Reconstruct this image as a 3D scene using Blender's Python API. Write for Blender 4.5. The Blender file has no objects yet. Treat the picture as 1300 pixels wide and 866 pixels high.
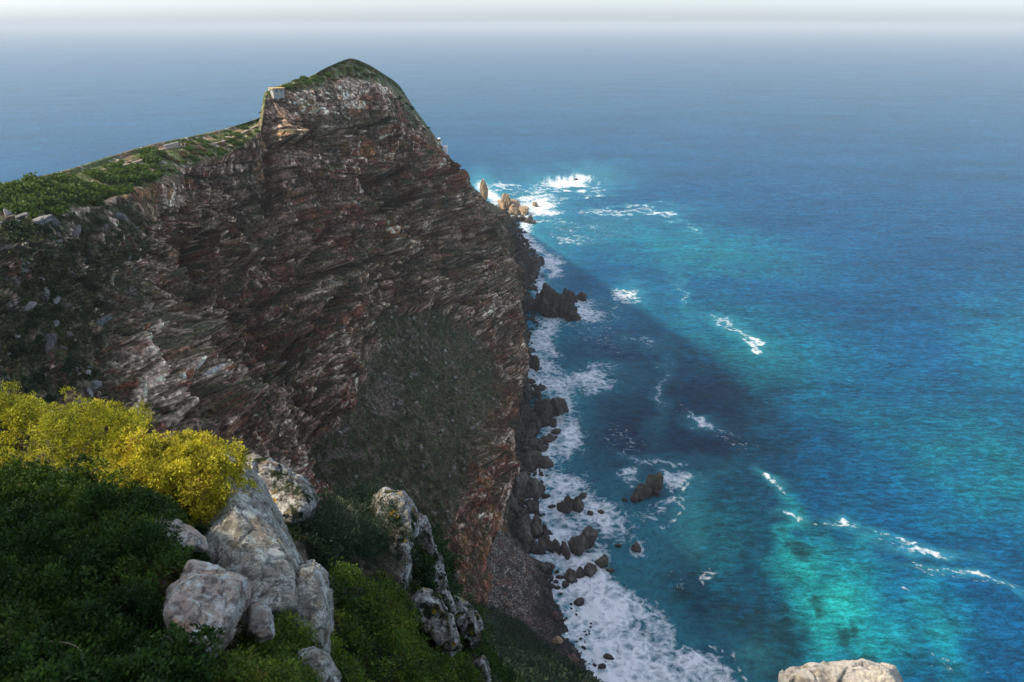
import bpy, bmesh, math, random
import numpy as np
from mathutils import Vector, Matrix
from mathutils.bvhtree import BVHTree

SC = bpy.context.scene
COL = SC.collection
rng = np.random.default_rng(7)
random.seed(7)

# ------------------------------------------------------------------ camera model (photo measured at 1300 x 866)
F = 1020.0
PITCH = math.atan((433 - 30) / F)
CAMZ = 240.0
CP, SP = math.cos(PITCH), math.sin(PITCH)

def pix(px, py, Y):
    """world point that lies Y metres ahead on the sight line measured at (px, py)"""
    a = (np.asarray(px, float) - 650) / F
    b = (433 - np.asarray(py, float)) / F
    t = np.asarray(Y, float) / (CP + b * SP)
    return np.stack([a * t, np.asarray(Y, float) + 0 * t, CAMZ + t * (b * CP - SP)], -1)

def pix_z(px, py, z=0.0):
    a = (np.asarray(px, float) - 650) / F
    b = (433 - np.asarray(py, float)) / F
    t = (z - CAMZ) / (b * CP - SP)
    return np.stack([a * t, t * (CP + b * SP), z + 0 * t], -1)

def proj(P):
    x, y, z = P[..., 0], P[..., 1], P[..., 2] - CAMZ
    d = np.maximum(y * CP - z * SP, 1e-3)
    u = y * SP + z * CP
    return 650 + F * x / d, 433 - F * u / d

# ------------------------------------------------------------------ noise
_perm = np.random.default_rng(3).permutation(256).astype(np.int32)
_perm = np.concatenate([_perm, _perm, _perm])
_g = np.random.default_rng(4).normal(size=(256, 3)).astype(np.float32)
_g /= np.linalg.norm(_g, axis=1)[:, None]
_rnd = np.random.default_rng(5).random((256, 4)).astype(np.float32)

def hash3(i, j, k):
    return _perm[_perm[_perm[i & 255] + (j & 255)] + (k & 255)]

def perlin(P):
    P = np.asarray(P, np.float32)
    sh = P.shape[:-1]
    P = P.reshape(-1, 3)
    I = np.floor(P).astype(np.int32)
    f = P - I
    w = f * f * f * (f * (f * 6 - 15) + 10)
    out = 0
    for dx in (0, 1):
        wx = w[:, 0] if dx else 1 - w[:, 0]
        for dy in (0, 1):
            wy = w[:, 1] if dy else 1 - w[:, 1]
            for dz in (0, 1):
                wz = w[:, 2] if dz else 1 - w[:, 2]
                g = _g[hash3(I[:, 0] + dx, I[:, 1] + dy, I[:, 2] + dz)]
                n = g[:, 0] * (f[:, 0] - dx) + g[:, 1] * (f[:, 1] - dy) + g[:, 2] * (f[:, 2] - dz)
                out = out + wx * wy * wz * n
    return (out * 1.5).reshape(sh)

def fbm(P, oct=4, gain=0.5, lac=2.03):
    P = np.asarray(P, np.float32)
    a, s, out = 1.0, 1.0, 0
    for o in range(oct):
        out = out + a * perlin(P * s + 17.3 * o)
        a *= gain
        s *= lac
    return out

def ridged(P, oct=3, gain=0.5):
    P = np.asarray(P, np.float32)
    a, s, out = 1.0, 1.0, 0
    for o in range(oct):
        out = out + a * (1 - 2 * np.abs(perlin(P * s + 11.1 * o)))
        a *= gain
        s *= 2.07
    return out

def worley(P, jitter=0.9):
    P = np.asarray(P, np.float32)
    sh = P.shape[:-1]
    P = P.reshape(-1, 3)
    I = np.floor(P).astype(np.int32)
    f1 = np.full(len(P), 9e9, np.float32)
    f2 = f1.copy()
    cid = np.zeros(len(P), np.int32)
    for dx in (-1, 0, 1):
        for dy in (-1, 0, 1):
            for dz in (-1, 0, 1):
                c = I + np.array([dx, dy, dz], np.int32)
                h = hash3(c[:, 0], c[:, 1], c[:, 2])
                q = c + 0.5 + (_rnd[h, :3] - 0.5) * jitter - P
                d = np.einsum('ij,ij->i', q, q)
                n = d < f1
                f2 = np.where(n, f1, np.minimum(f2, d))
                f1 = np.where(n, d, f1)
                cid = np.where(n, h, cid)
    return np.sqrt(f1).reshape(sh), np.sqrt(f2).reshape(sh), _rnd[cid, 3].reshape(sh)

def sstep(a, b, x):
    t = np.clip((x - a) / (b - a), 0, 1)
    return t * t * (3 - 2 * t)

def mix(a, b, t):
    return a + (b - a) * t

def mixc(A, B, t):
    return A + (np.asarray(B, np.float32) - A) * t[..., None]

def blob(X, Y, x, y, rx, ry, ang=0.0):
    c, s = math.cos(math.radians(ang)), math.sin(math.radians(ang))
    dx, dy = X - x, Y - y
    u, v = (dx * c + dy * s) / rx, (-dx * s + dy * c) / ry
    return np.exp(-(u * u + v * v))

def inpoly(X, Y, poly):
    r = np.zeros(np.shape(X), bool)
    n = len(poly)
    for i in range(n):
        x0, y0 = poly[i]
        x1, y1 = poly[(i + 1) % n]
        if y0 == y1:
            continue
        c = ((y0 > Y) != (y1 > Y)) & (X < (x1 - x0) * (Y - y0) / (y1 - y0) + x0)
        r ^= c
    return r

def polydist(X, Y, line):
    """distance to a polyline"""
    d = np.full(np.shape(X), 1e9)
    for (x0, y0), (x1, y1) in zip(line[:-1], line[1:]):
        ex, ey = x1 - x0, y1 - y0
        t = np.clip(((X - x0) * ex + (Y - y0) * ey) / (ex * ex + ey * ey + 1e-9), 0, 1)
        d = np.minimum(d, np.hypot(X - x0 - t * ex, Y - y0 - t * ey))
    return d

def softpoly(X, Y, poly, w):
    """1 inside, fading over w both ways across the edge"""
    d = polydist(X, Y, list(poly) + [poly[0]])
    s = np.where(inpoly(X, Y, poly), d, -d)
    return sstep(-w, w, s)

# ------------------------------------------------------------------ mesh helpers
def mesh_np(name, V, Fc, mat=None, smooth=False, up=False):
    """V (n,3), Fc (m,k) constant k"""
    V = np.ascontiguousarray(V, np.float32)
    Fc = np.asarray(Fc, np.int32)
    if up:          # a sheet of ground or water: its faces look up
        a = V[Fc[:, 2]] - V[Fc[:, 0]]
        b = V[Fc[:, -1]] - V[Fc[:, 1]]
        if np.sum(a[:, 0] * b[:, 1] - a[:, 1] * b[:, 0]) < 0:
            Fc = Fc[:, ::-1]
    Fc = np.ascontiguousarray(Fc, np.int32)
    me = bpy.data.meshes.new(name)
    m, k = Fc.shape
    me.vertices.add(len(V))
    me.vertices.foreach_set('co', V.ravel())
    me.loops.add(m * k)
    me.loops.foreach_set('vertex_index', Fc.ravel())
    me.polygons.add(m)
    me.polygons.foreach_set('loop_start', np.arange(0, m * k, k, dtype=np.int32))
    me.polygons.foreach_set('use_smooth', np.full(m, smooth))
    me.update(calc_edges=True)
    if mat:
        me.materials.append(mat)
    return me

def setcol(me, C, name='Col'):
    C = np.asarray(C, np.float32)
    if C.shape[-1] == 3:
        C = np.concatenate([C, np.ones(C.shape[:-1] + (1,), np.float32)], -1)
    a = me.color_attributes.new(name, 'FLOAT_COLOR', 'POINT')
    a.data.foreach_set('color', np.ascontiguousarray(C, np.float32).ravel())

def setval(me, v, name):
    a = me.attributes.new(name, 'FLOAT', 'POINT')
    a.data.foreach_set('value', np.ascontiguousarray(v, np.float32).ravel())

def gridfaces(nr, nc):
    i = np.arange(nr * nc).reshape(nr, nc)
    return np.stack([i[:-1, :-1], i[1:, :-1], i[1:, 1:], i[:-1, 1:]], -1).reshape(-1, 4)

def gridnormals(P):
    du = np.gradient(P, axis=1)
    dv = np.gradient(P, axis=0)
    n = np.cross(dv, du)
    n /= np.linalg.norm(n, axis=-1, keepdims=True) + 1e-9
    return n

def link(name, me, parent=None, label=None, cat=None, group=None, kind=None, loc=None):
    o = bpy.data.objects.new(name, me)
    COL.objects.link(o)
    if parent is not None:
        o.parent = parent
    if loc is not None:
        o.location = loc
    if label:
        o['label'] = label
    if cat:
        o['category'] = cat
    if group:
        o['group'] = group
    if kind:
        o['kind'] = kind
    return o

def empty(name, label, cat, loc, group=None, rz=0.0):
    o = link(name, None, label=label, cat=cat, group=group, loc=loc)
    o.rotation_euler = (0, 0, rz)
    return o

def catmull(G, axis, segs):
    """Catmull-Rom along an axis of a control array, segs[i] samples in span i"""
    G = np.moveaxis(G, axis, 0)
    n = len(G)
    out = []
    for i in range(n - 1):
        p1, p2 = G[i], G[i + 1]
        p0 = G[i - 1] if i > 0 else 2 * p1 - p2
        p3 = G[i + 2] if i < n - 2 else 2 * p2 - p1
        ts = np.linspace(0, 1, segs[i], endpoint=False)
        if i == n - 2:
            ts = np.linspace(0, 1, segs[i] + 1)
        for t in ts:
            m1, m2 = (p2 - p0) * .35, (p3 - p1) * .35
            t2, t3 = t * t, t * t * t
            out.append((2 * t3 - 3 * t2 + 1) * p1 + (t3 - 2 * t2 + t) * m1 + (-2 * t3 + 3 * t2) * p2 + (t3 - t2) * m2)
    return np.moveaxis(np.array(out), 0, axis)

# ------------------------------------------------------------------ material helpers
class NT:
    def __init__(self, name):
        self.m = bpy.data.materials.new(name)
        self.m.use_nodes = True
        self.t = self.m.node_tree
        self.t.nodes.clear()
        self.out = self.n('ShaderNodeOutputMaterial')
        self.b = self.n('ShaderNodeBsdfPrincipled')
        self.l(self.b.outputs[0], self.out.inputs[0])
    def n(self, typ, **k):
        nd = self.t.nodes.new(typ)
        for a, v in k.items():
            setattr(nd, a, v)
        return nd
    def l(self, a, b):
        self.t.links.new(a, b)
    def put(self, sock, v):
        if hasattr(v, 'is_output') or isinstance(v, bpy.types.NodeSocket):
            self.l(v, sock)
        else:
            if isinstance(v, (tuple, list)) and len(v) == 3 and sock.type == 'RGBA':
                v = (*v, 1)
            sock.default_value = v
    def attr(self, name):
        return self.n('ShaderNodeAttribute', attribute_name=name)
    def pos(self):
        return self.n('ShaderNodeNewGeometry').outputs['Position']
    def objco(self):
        return self.n('ShaderNodeTexCoord').outputs['Object']
    def mapv(self, v, scale=(1, 1, 1), rot=(0, 0, 0), loc=(0, 0, 0)):
        m = self.n('ShaderNodeMapping')
        self.put(m.inputs['Vector'], v)
        m.inputs['Scale'].default_value = scale
        m.inputs['Rotation'].default_value = rot
        m.inputs['Location'].default_value = loc
        return m.outputs[0]
    def noise(self, v, scale, detail=4, rough=.55, dist=0.0):
        t = self.n('ShaderNodeTexNoise')
        self.put(t.inputs['Vector'], v)
        t.inputs['Scale'].default_value = scale
        t.inputs['Detail'].default_value = detail
        t.inputs['Roughness'].default_value = rough
        t.inputs['Distortion'].default_value = dist
        return t.outputs[0]
    def vor(self, v, scale, feature='F1'):
        t = self.n('ShaderNodeTexVoronoi', feature=feature)
        self.put(t.inputs['Vector'], v)
        t.inputs['Scale'].default_value = scale
        return t
    def ramp(self, f, stops, interp='LINEAR'):
        r = self.n('ShaderNodeValToRGB')
        r.color_ramp.interpolation = interp
        while len(r.color_ramp.elements) < len(stops):
            r.color_ramp.elements.new(.5)
        for e, (p, c) in zip(r.color_ramp.elements, stops):
            e.position = p
            e.color = (c, c, c, 1) if isinstance(c, (int, float)) else (*c, 1)
        self.put(r.inputs[0], f)
        return r.outputs[0]
    def math(self, op, a, b=0.5, c=None, clamp=False):
        m = self.n('ShaderNodeMath', operation=op, use_clamp=clamp)
        self.put(m.inputs[0], a)
        self.put(m.inputs[1], b)
        if c is not None:
            self.put(m.inputs[2], c)
        return m.outputs[0]
    def mixc(self, fac, a, b, mode='MIX'):
        m = self.n('ShaderNodeMix', data_type='RGBA', blend_type=mode)
        m.clamp_factor = True
        self.put(m.inputs[0], fac)
        self.put(m.inputs[6], a)
        self.put(m.inputs[7], b)
        return m.outputs[2]
    def bump(self, h, strength=.5, dist=1.0, normal=None):
        b = self.n('ShaderNodeBump')
        self.put(b.inputs['Height'], h)
        b.inputs['Strength'].default_value = strength
        b.inputs['Distance'].default_value = dist
        if normal is not None:
            self.put(b.inputs['Normal'], normal)
        return b.outputs[0]
    def set(self, **k):
        for a, v in k.items():
            self.put(self.b.inputs[a.replace('_', ' ')], v)
        return self.m
# ------------------------------------------------------------------ materials
def mat_terrain(name, s1, s2, bdist, rough=.9):
    """albedo from the terrain's own colour map, broken up by fine grain"""
    t = NT(name)
    c = t.attr('Col').outputs['Color']
    p = t.pos()
    n1 = t.noise(p, s1, 5, .65)
    n2 = t.noise(p, s2, 3, .6)
    k = t.ramp(n1, [(.36, .30), (.47, .85), (.55, 1.2), (.66, 2.3)])
    k2 = t.ramp(n2, [(.3, .75), (.7, 1.25)])
    col = t.mixc(1.0, t.mixc(1.0, c, k, 'MULTIPLY'), k2, 'MULTIPLY')
    nb = t.bump(t.math('ADD', n1, n2), .6, bdist)
    return t.set(Base_Color=col, Roughness=rough, Specular_IOR_Level=.2, Normal=nb)

M_HEAD = mat_terrain('headland rock and scrub', .9, .25, .5)
M_HILL = mat_terrain('hillside soil', 9, 2.5, .03)
M_BEACH = mat_terrain('beach shingle', 1.3, .3, .25)

def mat_searock(name, dark, mid, pale, wet=1.2):
    t = NT(name)
    p = t.pos()
    q = t.mapv(p, (1, 1, .35), (.5, .2, .3))
    n1 = t.noise(q, .35, 7, .65)
    n2 = t.noise(p, 1.7, 5, .65)
    v = t.vor(q, .3, 'DISTANCE_TO_EDGE').outputs['Distance']
    col = t.ramp(n1, [(.3, dark), (.52, mid), (.75, pale)])
    col = t.mixc(t.ramp(n2, [(.45, 0), (.75, .6)]), col, tuple(x * .5 for x in dark))
    z = t.n('ShaderNodeSeparateXYZ')
    t.l(p, z.inputs[0])
    wz = t.math('ADD', z.outputs['Z'], t.math('MULTIPLY', n1, -1.5))
    w = t.ramp(t.math('MULTIPLY', wz, 1 / wet), [(0.0, 1), (1.0, 0)])
    col = t.mixc(w, col, (.012, .013, .014))
    r = t.math('MULTIPLY_ADD', w, -.45, .85)
    nb = t.bump(t.math('ADD', n2, t.ramp(v, [(0, 0), (.06, 1)])), .7, .35)
    return t.set(Base_Color=col, Roughness=r, Specular_IOR_Level=.3, Normal=nb)

M_SEAROCK = mat_searock('dark shore rock', (.024, .021, .018), (.075, .062, .050), (.19, .16, .13))
M_GREYROCK = mat_searock('grey shore slab', (.035, .034, .03), (.11, .102, .086), (.22, .20, .165))
M_TANROCK = mat_searock('tan weathered rock', (.17, .11, .065), (.36, .26, .16), (.5, .41, .29), .6)
M_REDROCK = mat_searock('red brown rock', (.05, .03, .025), (.13, .07, .05), (.22, .14, .1), .8)
M_PALEROCK = mat_searock('pale slope rock', (.09, .09, .085), (.20, .195, .18), (.34, .33, .30), .1)

def mat_lichen(name, base, dark, pale, warm, sc=1.0, moss=0.0, pth=0.0):
    t = NT(name)
    p = t.pos()
    n0 = t.noise(p, 1.4 * sc, 6, .6)
    n1 = t.noise(p, 5 * sc, 7, .7, .4)
    n2 = t.noise(p, 22 * sc, 5, .7)
    n3 = t.noise(t.mapv(p, (1, 1, 1), loc=(7, 3, 1)), 3.0 * sc, 8, .68, .6)
    n5 = t.noise(t.mapv(p, (1, 1, 1), loc=(2, 9, 4)), 2.2 * sc, 6, .6)
    col = t.mixc(t.ramp(n0, [(.35, 0), (.65, 1)]), base, tuple(x * .74 for x in base))
    col = t.mixc(t.ramp(n5, [(.55, 0), (.68, .75)]), col, warm)
    col = t.mixc(t.ramp(n1, [(.475, 0), (.58, .85)]), col, dark)
    pm = t.math('ADD', n3, t.math('MULTIPLY', t.math('SUBTRACT', n2, .5), .55))
    col = t.mixc(t.ramp(pm, [(.485 + pth, 0), (.60 + pth, .85)]), col, pale)
    n6 = t.noise(t.mapv(p, loc=(5, 5, 9)), 8 * sc, 6, .7)
    col = t.mixc(t.ramp(n6, [(.56, 0), (.66, .6)]), col, tuple(x * .8 for x in pale))
    vs = t.vor(p, 26 * sc).outputs['Distance']
    col = t.mixc(t.ramp(vs, [(.12, .8), (.2, 0)]), col, dark)
    if moss:
        nm = t.noise(t.mapv(p, loc=(1, 2, 8)), 2.5 * sc, 6, .65)
        col = t.mixc(t.ramp(nm, [(.58 - moss * .2, 0), (.66 - moss * .2, 1)]), col, (.02, .028, .012))
        no = t.noise(t.mapv(p, loc=(4, 8, 8)), 3.4 * sc, 5, .6)
        col = t.mixc(t.ramp(no, [(.60, 0), (.66, .9)]), col, (.30, .19, .02))
    h = t.math('ADD', t.math('MULTIPLY', n1, .7), t.math('MULTIPLY', n2, .5))
    nb = t.bump(h, .8, .05 / sc)
    return t.set(Base_Color=col, Roughness=.92, Specular_IOR_Level=.15, Normal=nb)

M_BOULDER = mat_lichen('lichened sandstone', (.27, .255, .205), (.075, .072, .064), (.54, .56, .50), (.30, .22, .13), 1.9, pth=.01)
M_BOULDER_PINK = mat_lichen('pinkish lichened sandstone', (.40, .34, .28), (.085, .075, .07), (.52, .56, .53), (.40, .24, .12), 2.0, pth=.02)
M_OUTCROP = mat_lichen('white lichened outcrop', (.25, .23, .20), (.06, .058, .052), (.52, .52, .48), (.24, .15, .07), 1.2, .42, -.01)
M_LEDGE = mat_lichen('pale dry sandstone', (.55, .50, .42), (.2, .18, .15), (.62, .58, .5), (.5, .4, .26), 1.3)

def mat_leaf(name, rough=.6, trans=.35):
    t = NT(name)
    c = t.attr('Col').outputs['Color']
    t.set(Base_Color=c, Roughness=rough, Specular_IOR_Level=.25)
    tr = t.n('ShaderNodeBsdfTranslucent')
    t.l(c, tr.inputs[0])
    mx = t.n('ShaderNodeMixShader')
    mx.inputs[0].default_value = trans
    t.l(t.b.outputs[0], mx.inputs[1])
    t.l(tr.outputs[0], mx.inputs[2])
    t.l(mx.outputs[0], t.out.inputs[0])
    return t.m

M_LEAF = mat_leaf('fynbos leaves')

def mat_plain(name, col, rough=.8, var=.25, sc=1.5):
    t = NT(name)
    n = t.noise(t.objco(), sc, 5, .6)
    c = t.mixc(t.ramp(n, [(.3, 0), (.7, 1)]), tuple(x * (1 - var) for x in col), tuple(min(x * (1 + var), 1) for x in col))
    return t.set(Base_Color=c, Roughness=rough)

M_STEM = mat_plain('brown twig', (.12, .085, .055))
M_DRY = mat_plain('dry pale twig', (.32, .25, .17))
M_WALL = mat_plain('weathered render', (.34, .32, .29))
M_ROOF = mat_plain('ochre flat roof', (.50, .34, .13))
M_DARK = mat_plain('dark opening', (.03, .03, .035))
M_WHITE = mat_plain('white painted wall', (.75, .75, .74))
M_STONE = mat_plain('stone masonry', (.36, .30, .25), sc=3)
M_PATH = mat_plain('pinkish trodden path', (.29, .21, .16), sc=.6)
M_SKIN = mat_plain('skin', (.45, .28, .2))
M_CLOTHA = mat_plain('white cloth', (.75, .72, .72))
M_CLOTHB = mat_plain('pink cloth', (.6, .35, .38))
M_CLOTHC = mat_plain('dark cloth', (.05, .05, .08))
M_HAIR = mat_plain('dark hair', (.03, .02, .015))

def mat_sea():
    t = NT('open sea water')
    p = t.pos()
    deep = t.attr('Col').outputs['Color']
    foam = t.attr('foam').outputs['Fac']
    calm = t.attr('calm').outputs['Fac']
    # swell, chop and ripples running on to the shore
    r = math.radians(-18)
    s0 = t.noise(t.mapv(p, (.006, .016, .01), (0, 0, r)), 1, 3, .5)
    s1 = t.noise(t.mapv(p, (.035, .085, .05), (0, 0, r)), 1, 5, .6, .3)
    s2 = t.noise(t.mapv(p, (.16, .34, .2), (0, 0, r + .3)), 1, 5, .65, .4)
    s3 = t.noise(t.mapv(p, (.7, 1.2, 1), (0, 0, r - .2)), 1, 4, .6)
    h = t.math('ADD', t.math('MULTIPLY', s1, 4.5), t.math('ADD', t.math('MULTIPLY', s2, 2.2), t.math('MULTIPLY', s3, .45)))
    h = t.math('ADD', h, t.math('MULTIPLY', s0, 2.5))
    # ripple light and shade painted into the colour: crests lighter, troughs darker
    w = t.math('ADD', t.math('MULTIPLY', s1, .25), t.math('ADD', t.math('MULTIPLY', s2, .55), t.math('MULTIPLY', s3, .3)))
    body = t.mixc(1.0, deep, t.ramp(w, [(.42, .40), (.55, 1.0), (.68, 2.1)]), 'MULTIPLY')
    patch = t.noise(t.mapv(p, (.004, .009, .01), (0, 0, r)), 1, 4, .55)
    body = t.mixc(1.0, body, t.ramp(patch, [(.35, .86), (.65, 1.16)]), 'MULTIPLY')
    # lacy foam
    l1 = t.noise(p, .22, 7, .7, 1.2)
    l2 = t.vor(t.mixc(.25, p, t.n('ShaderNodeTexNoise').outputs['Color'], 'ADD'), .18, 'DISTANCE_TO_EDGE').outputs['Distance']
    lace = t.math('ADD', t.math('MULTIPLY', l1, 1.0), t.math('MULTIPLY', t.ramp(l2, [(0, 1), (.35, 0)]), .22))
    fm = t.math('ADD', foam, t.math('MULTIPLY', t.math('SUBTRACT', lace, 1.04), 1.6))
    fm = t.ramp(fm, [(.0, 0), (.2, .32), (.62, 1)])
    # aerated water round the foam
    body = t.mixc(t.math('MULTIPLY', t.attr('aer').outputs['Fac'], t.ramp(l1, [(.3, .2), (.7, 1)])), body, (.05, .36, .43))
    col = t.mixc(fm, body, (.86, .865, .88))
    nb = t.bump(h, .8, .55)
    rough = t.math('MULTIPLY_ADD', fm, .6, .2)
    t.t.nodes.remove(t.b)
    d = t.n('ShaderNodeBsdfDiffuse')
    t.put(d.inputs['Color'], col)
    t.put(d.inputs['Normal'], nb)
    g = t.n('ShaderNodeBsdfGlossy')
    g.inputs['Color'].default_value = (.82, .92, 1.0, 1)
    t.put(g.inputs['Roughness'], rough)
    t.put(g.inputs['Normal'], nb)
    fr = t.n('ShaderNodeFresnel')
    fr.inputs['IOR'].default_value = 1.33
    # the mean water plane sets how much sky it mirrors
    mx = t.n('ShaderNodeMixShader')
    t.put(mx.inputs[0], t.math('MULTIPLY', t.math('MULTIPLY', fr.outputs[0], .26), t.math('SUBTRACT', 1.0, fm)))
    t.l(d.outputs[0], mx.inputs[1])
    t.l(g.outputs[0], mx.inputs[2])
    t.l(mx.outputs[0], t.out.inputs[0])
    return t.m

M_SEA = mat_sea()
# ------------------------------------------------------------------ the headland: profiles from crest to shore
PROF = [
 [(-260,262,175),(-250,300,155),(-250,350,136),(-250,410,118),(-220,470,106),(-180,540,98),(-60,650,98),(150,780,112),(400,850,160),(600,880,205)],
 [(-150,262,178),(-140,300,155),(-150,350,134),(-150,410,117),(-130,470,105),(-100,540,97),(0,650,98),(200,780,115),(440,850,165),(600,880,210)],
 [(0,243,212),(20,280,192),(0,320,175),(-5,370,158),(0,430,142),(20,490,131),(90,600,128),(260,740,145),(460,820,185),(600,850,225)],
 [(60,231,238),(70,272,215),(55,308,202),(48,358,186),(58,415,172),(75,480,160),(130,580,157),(280,720,170),(470,810,200),(600,840,233)],
 [(100,221,262),(120,262,240),(105,300,228),(98,350,212),(108,410,198),(132,470,188),(180,560,184),(300,700,195),(480,800,215),(600,830,240)],
 [(150,204,292),(170,240,272),(150,280,262),(140,330,249),(150,390,236),(170,455,226),(215,540,220),(325,675,222),(490,790,232),(600,822,248)],
 [(200,189,325),(215,222,305),(195,260,298),(190,310,290),(200,370,278),(220,440,268),(260,520,256),(350,650,250),(500,780,250),(600,815,255)],
 [(245,179,350),(252,207,332),(240,245,324),(240,300,316),(250,360,305),(266,430,294),(300,510,280),(372,635,266),(510,765,258),(600,808,259)],
 [(285,170,372),(290,195,355),(285,232,347),(290,290,338),(300,350,328),(315,420,315),(340,500,300),(400,620,280),(520,750,266),(600,800,262)],
 [(327,152,391),(329,168,380),(325,204,370),(328,258,362),(342,325,349),(358,405,335),(380,490,314),(428,610,289),(530,745,270),(600,795,266)],
 [(336,119,398),(338,126,394),(337,180,384),(341,240,374),(352,305,362),(370,392,346),(394,485,321),(438,605,294),(535,742,272),(600,792,268)],
 [(360,107,408),(362,120,402),(358,165,394),(362,220,385),(376,293,374),(395,382,359),(418,480,333),(460,600,303),(546,740,275),(605,788,271)],
 [(400,95,436),(402,110,424),(402,163,416),(408,226,408),(420,300,398),(435,392,382),(460,486,350),(505,600,313),(570,745,279),(620,782,274)],
 [(440,78,475),(442,100,460),(447,165,452),(455,230,442),(465,310,430),(475,400,412),(502,490,370),(560,615,316),(601,768,275),(640,785,272)],
 [(462,84,492),(466,105,483),(474,165,473),(485,230,463),(498,305,450),(510,390,434),(538,485,391),(590,610,330),(611,748,284),(655,765,284)],
 [(478,93,508),(486,112,500),(500,170,490),(515,230,480),(530,300,470),(545,380,455),(572,480,412),(606,590,347),(622,715,301),(668,740,302)],
 [(505,112,560),(520,140,552),(545,200,545),(565,250,540),(584,310,530),(600,370,515),(617,455,468),(636,545,420),(652,635,372),(690,665,355)],
 [(535,150,640),(545,168,635),(570,215,630),(590,265,622),(608,310,610),(622,350,595),(640,400,570),(651,460,530),(660,535,474),(690,570,440)],
 [(562,187,760),(568,200,755),(590,240,745),(608,275,735),(622,305,720),(632,330,705),(645,360,680),(653,395,645),(660,437,598),(684,455,570)],
 [(588,222,920),(594,231,915),(610,255,900),(622,275,885),(632,295,865),(640,312,845),(648,328,820),(655,347,785),(662,368,742),(684,380,720)],
 [(608,247,1050),(613,252,1045),(624,261,1035),(633,269,1025),(640,276,1010),(646,284,990),(650,292,965),(654,302,935),(658,312,905),(672,322,870)],
 [(618,256,1120),(622,258,1115),(630,262,1110),(636,266,1105),(641,269,1095),(645,272,1090),(649,276,1080),(652,280,1065),(655,286,1050),(664,292,1030)],
]
G = np.array(PROF, float)                       # cols, rows, 3
GP = pix(G[..., 0], G[..., 1], G[..., 2])       # world control points
GP[:, -1, 2] = -6.0                             # last row runs under the water / shingle
# west side, hidden from the photograph but real: crest shoulder and a slope to the sea
c0 = GP[:, 0]
wdir = np.gradient(c0[:, :2], axis=0)
wn = np.stack([-np.abs(wdir[:, 1]), wdir[:, 0] * np.sign(wdir[:, 1] + 1e-9)], -1)
wn /= np.linalg.norm(wn, axis=1)[:, None]
wn = wn * .7 + np.array([-1, .15]) * .3
def wst(d, drop):
    q = c0.copy()
    q[:, :2] += wn * d
    q[:, 2] = np.maximum(c0[:, 2] - drop, -8)
    return q
b1, b2 = wst(9, 3.0), wst(70, 60)
hc = slice(9, 17)
b1[hc] = c0[hc] + (b1[hc] - c0[hc]) * np.array([.3, .3, 1.3])
hc = slice(10, 12)
b1[hc] = c0[hc] + (b1[hc] - c0[hc]) * np.array([.4, .4, 4.0])
b3 = wst(215, 400)
b2[:, 2] = np.minimum(b2[:, 2], c0[:, 2] * .66)
GP = np.concatenate([b3[:, None], b2[:, None], b1[:, None], GP], 1)
QX = np.concatenate([np.repeat(G[:, :1, 0], 3, 1), G[..., 0]], 1)
QY = np.concatenate([np.repeat(G[:, :1, 1] - 5, 3, 1), G[..., 1]], 1)
CTRL = np.concatenate([GP, QX[..., None], QY[..., None]], -1)     # cols, rows, 5
rowid = np.concatenate([[-3, -2, -1], np.arange(G.shape[1])]).astype(float)
CTRL = np.concatenate([CTRL, np.broadcast_to(rowid[None, :, None], CTRL.shape[:2] + (1,))], -1)
segr = [8, 16, 14, 60, 78, 86, 96, 100, 104, 112, 88, 36]
segc = [8, 30, 48, 40, 50, 52, 48, 44, 44, 30, 34, 48, 52, 44, 44, 50, 56, 56, 56, 50, 26]
D = catmull(catmull(CTRL, 1, segr), 0, segc)
D = np.swapaxes(D, 0, 1)                        # rows, cols
P = D[..., :3].astype(np.float32)
PX, PY, RV = D[..., 3], D[..., 4], D[..., 5]
N = gridnormals(P)
if N[len(N) // 2, N.shape[1] // 2, 0] < 0:
    N = -N
nr, nc = P.shape[:2]

# where scrub grows, in headland coordinates (measured along the face)
BOWL = [(478, 396), (560, 402), (612, 430), (632, 478), (618, 540), (600, 590), (580, 660), (560, 720), (480, 680), (380, 620), (408, 560), (440, 500), (470, 455)]
FLANK = [(484, 104), (512, 112), (560, 180), (625, 248), (650, 300), (660, 352), (634, 384), (614, 350), (592, 302), (558, 235), (516, 168), (490, 132)]
wob = fbm(P / 22, 4)
wx, wy = PX + wob * 16, PY + fbm(P / 22 + 50, 4) * 16
bowl = softpoly(wx, wy, BOWL, 9)
flank = softpoly(wx, wy, FLANK, 8) * sstep(.0, .35, fbm(P / 12 + 9, 4) + .3)
lefts = sstep(175, 120, wx + .35 * (wy - 330)) * sstep(1.0, 1.25, RV)
crest = sstep(1.12, .92, RV + fbm(P / 9 + 3, 3) * .12)
veg = np.zeros_like(PX)
for x, y, rx, ry, a, s in [(430, 160, 75, 7, -14, .9), (350, 250, 40, 18, 20, .55), (430, 262, 20, 9, 45, .9), (395, 215, 18, 16, 0, .4),
                           (330, 400, 60, 14, -35, .55), (330, 490, 55, 26, -30, .7), (415, 430, 30, 12, -40, .6), (470, 385, 40, 8, -5, .5),
                           (575, 250, 26, 30, 50, .6), (540, 200, 14, 30, -30, .5), (240, 560, 50, 40, 0, .8), (290, 540, 40, 50, 0, .6),
                           (365, 465, 22, 40, 25, .5), (255, 370, 40, 14, -30, .45), (585, 380, 40, 14, 20, .55)]:
    veg = np.maximum(veg, s * blob(wx, wy, x, y, rx, ry, a))
veg = sstep(.28, .6, veg + fbm(P / 7 + 31, 4) * .22)
soft = np.clip(np.maximum.reduce([bowl, flank * .75, lefts * .7, crest]), 0, 1)

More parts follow.
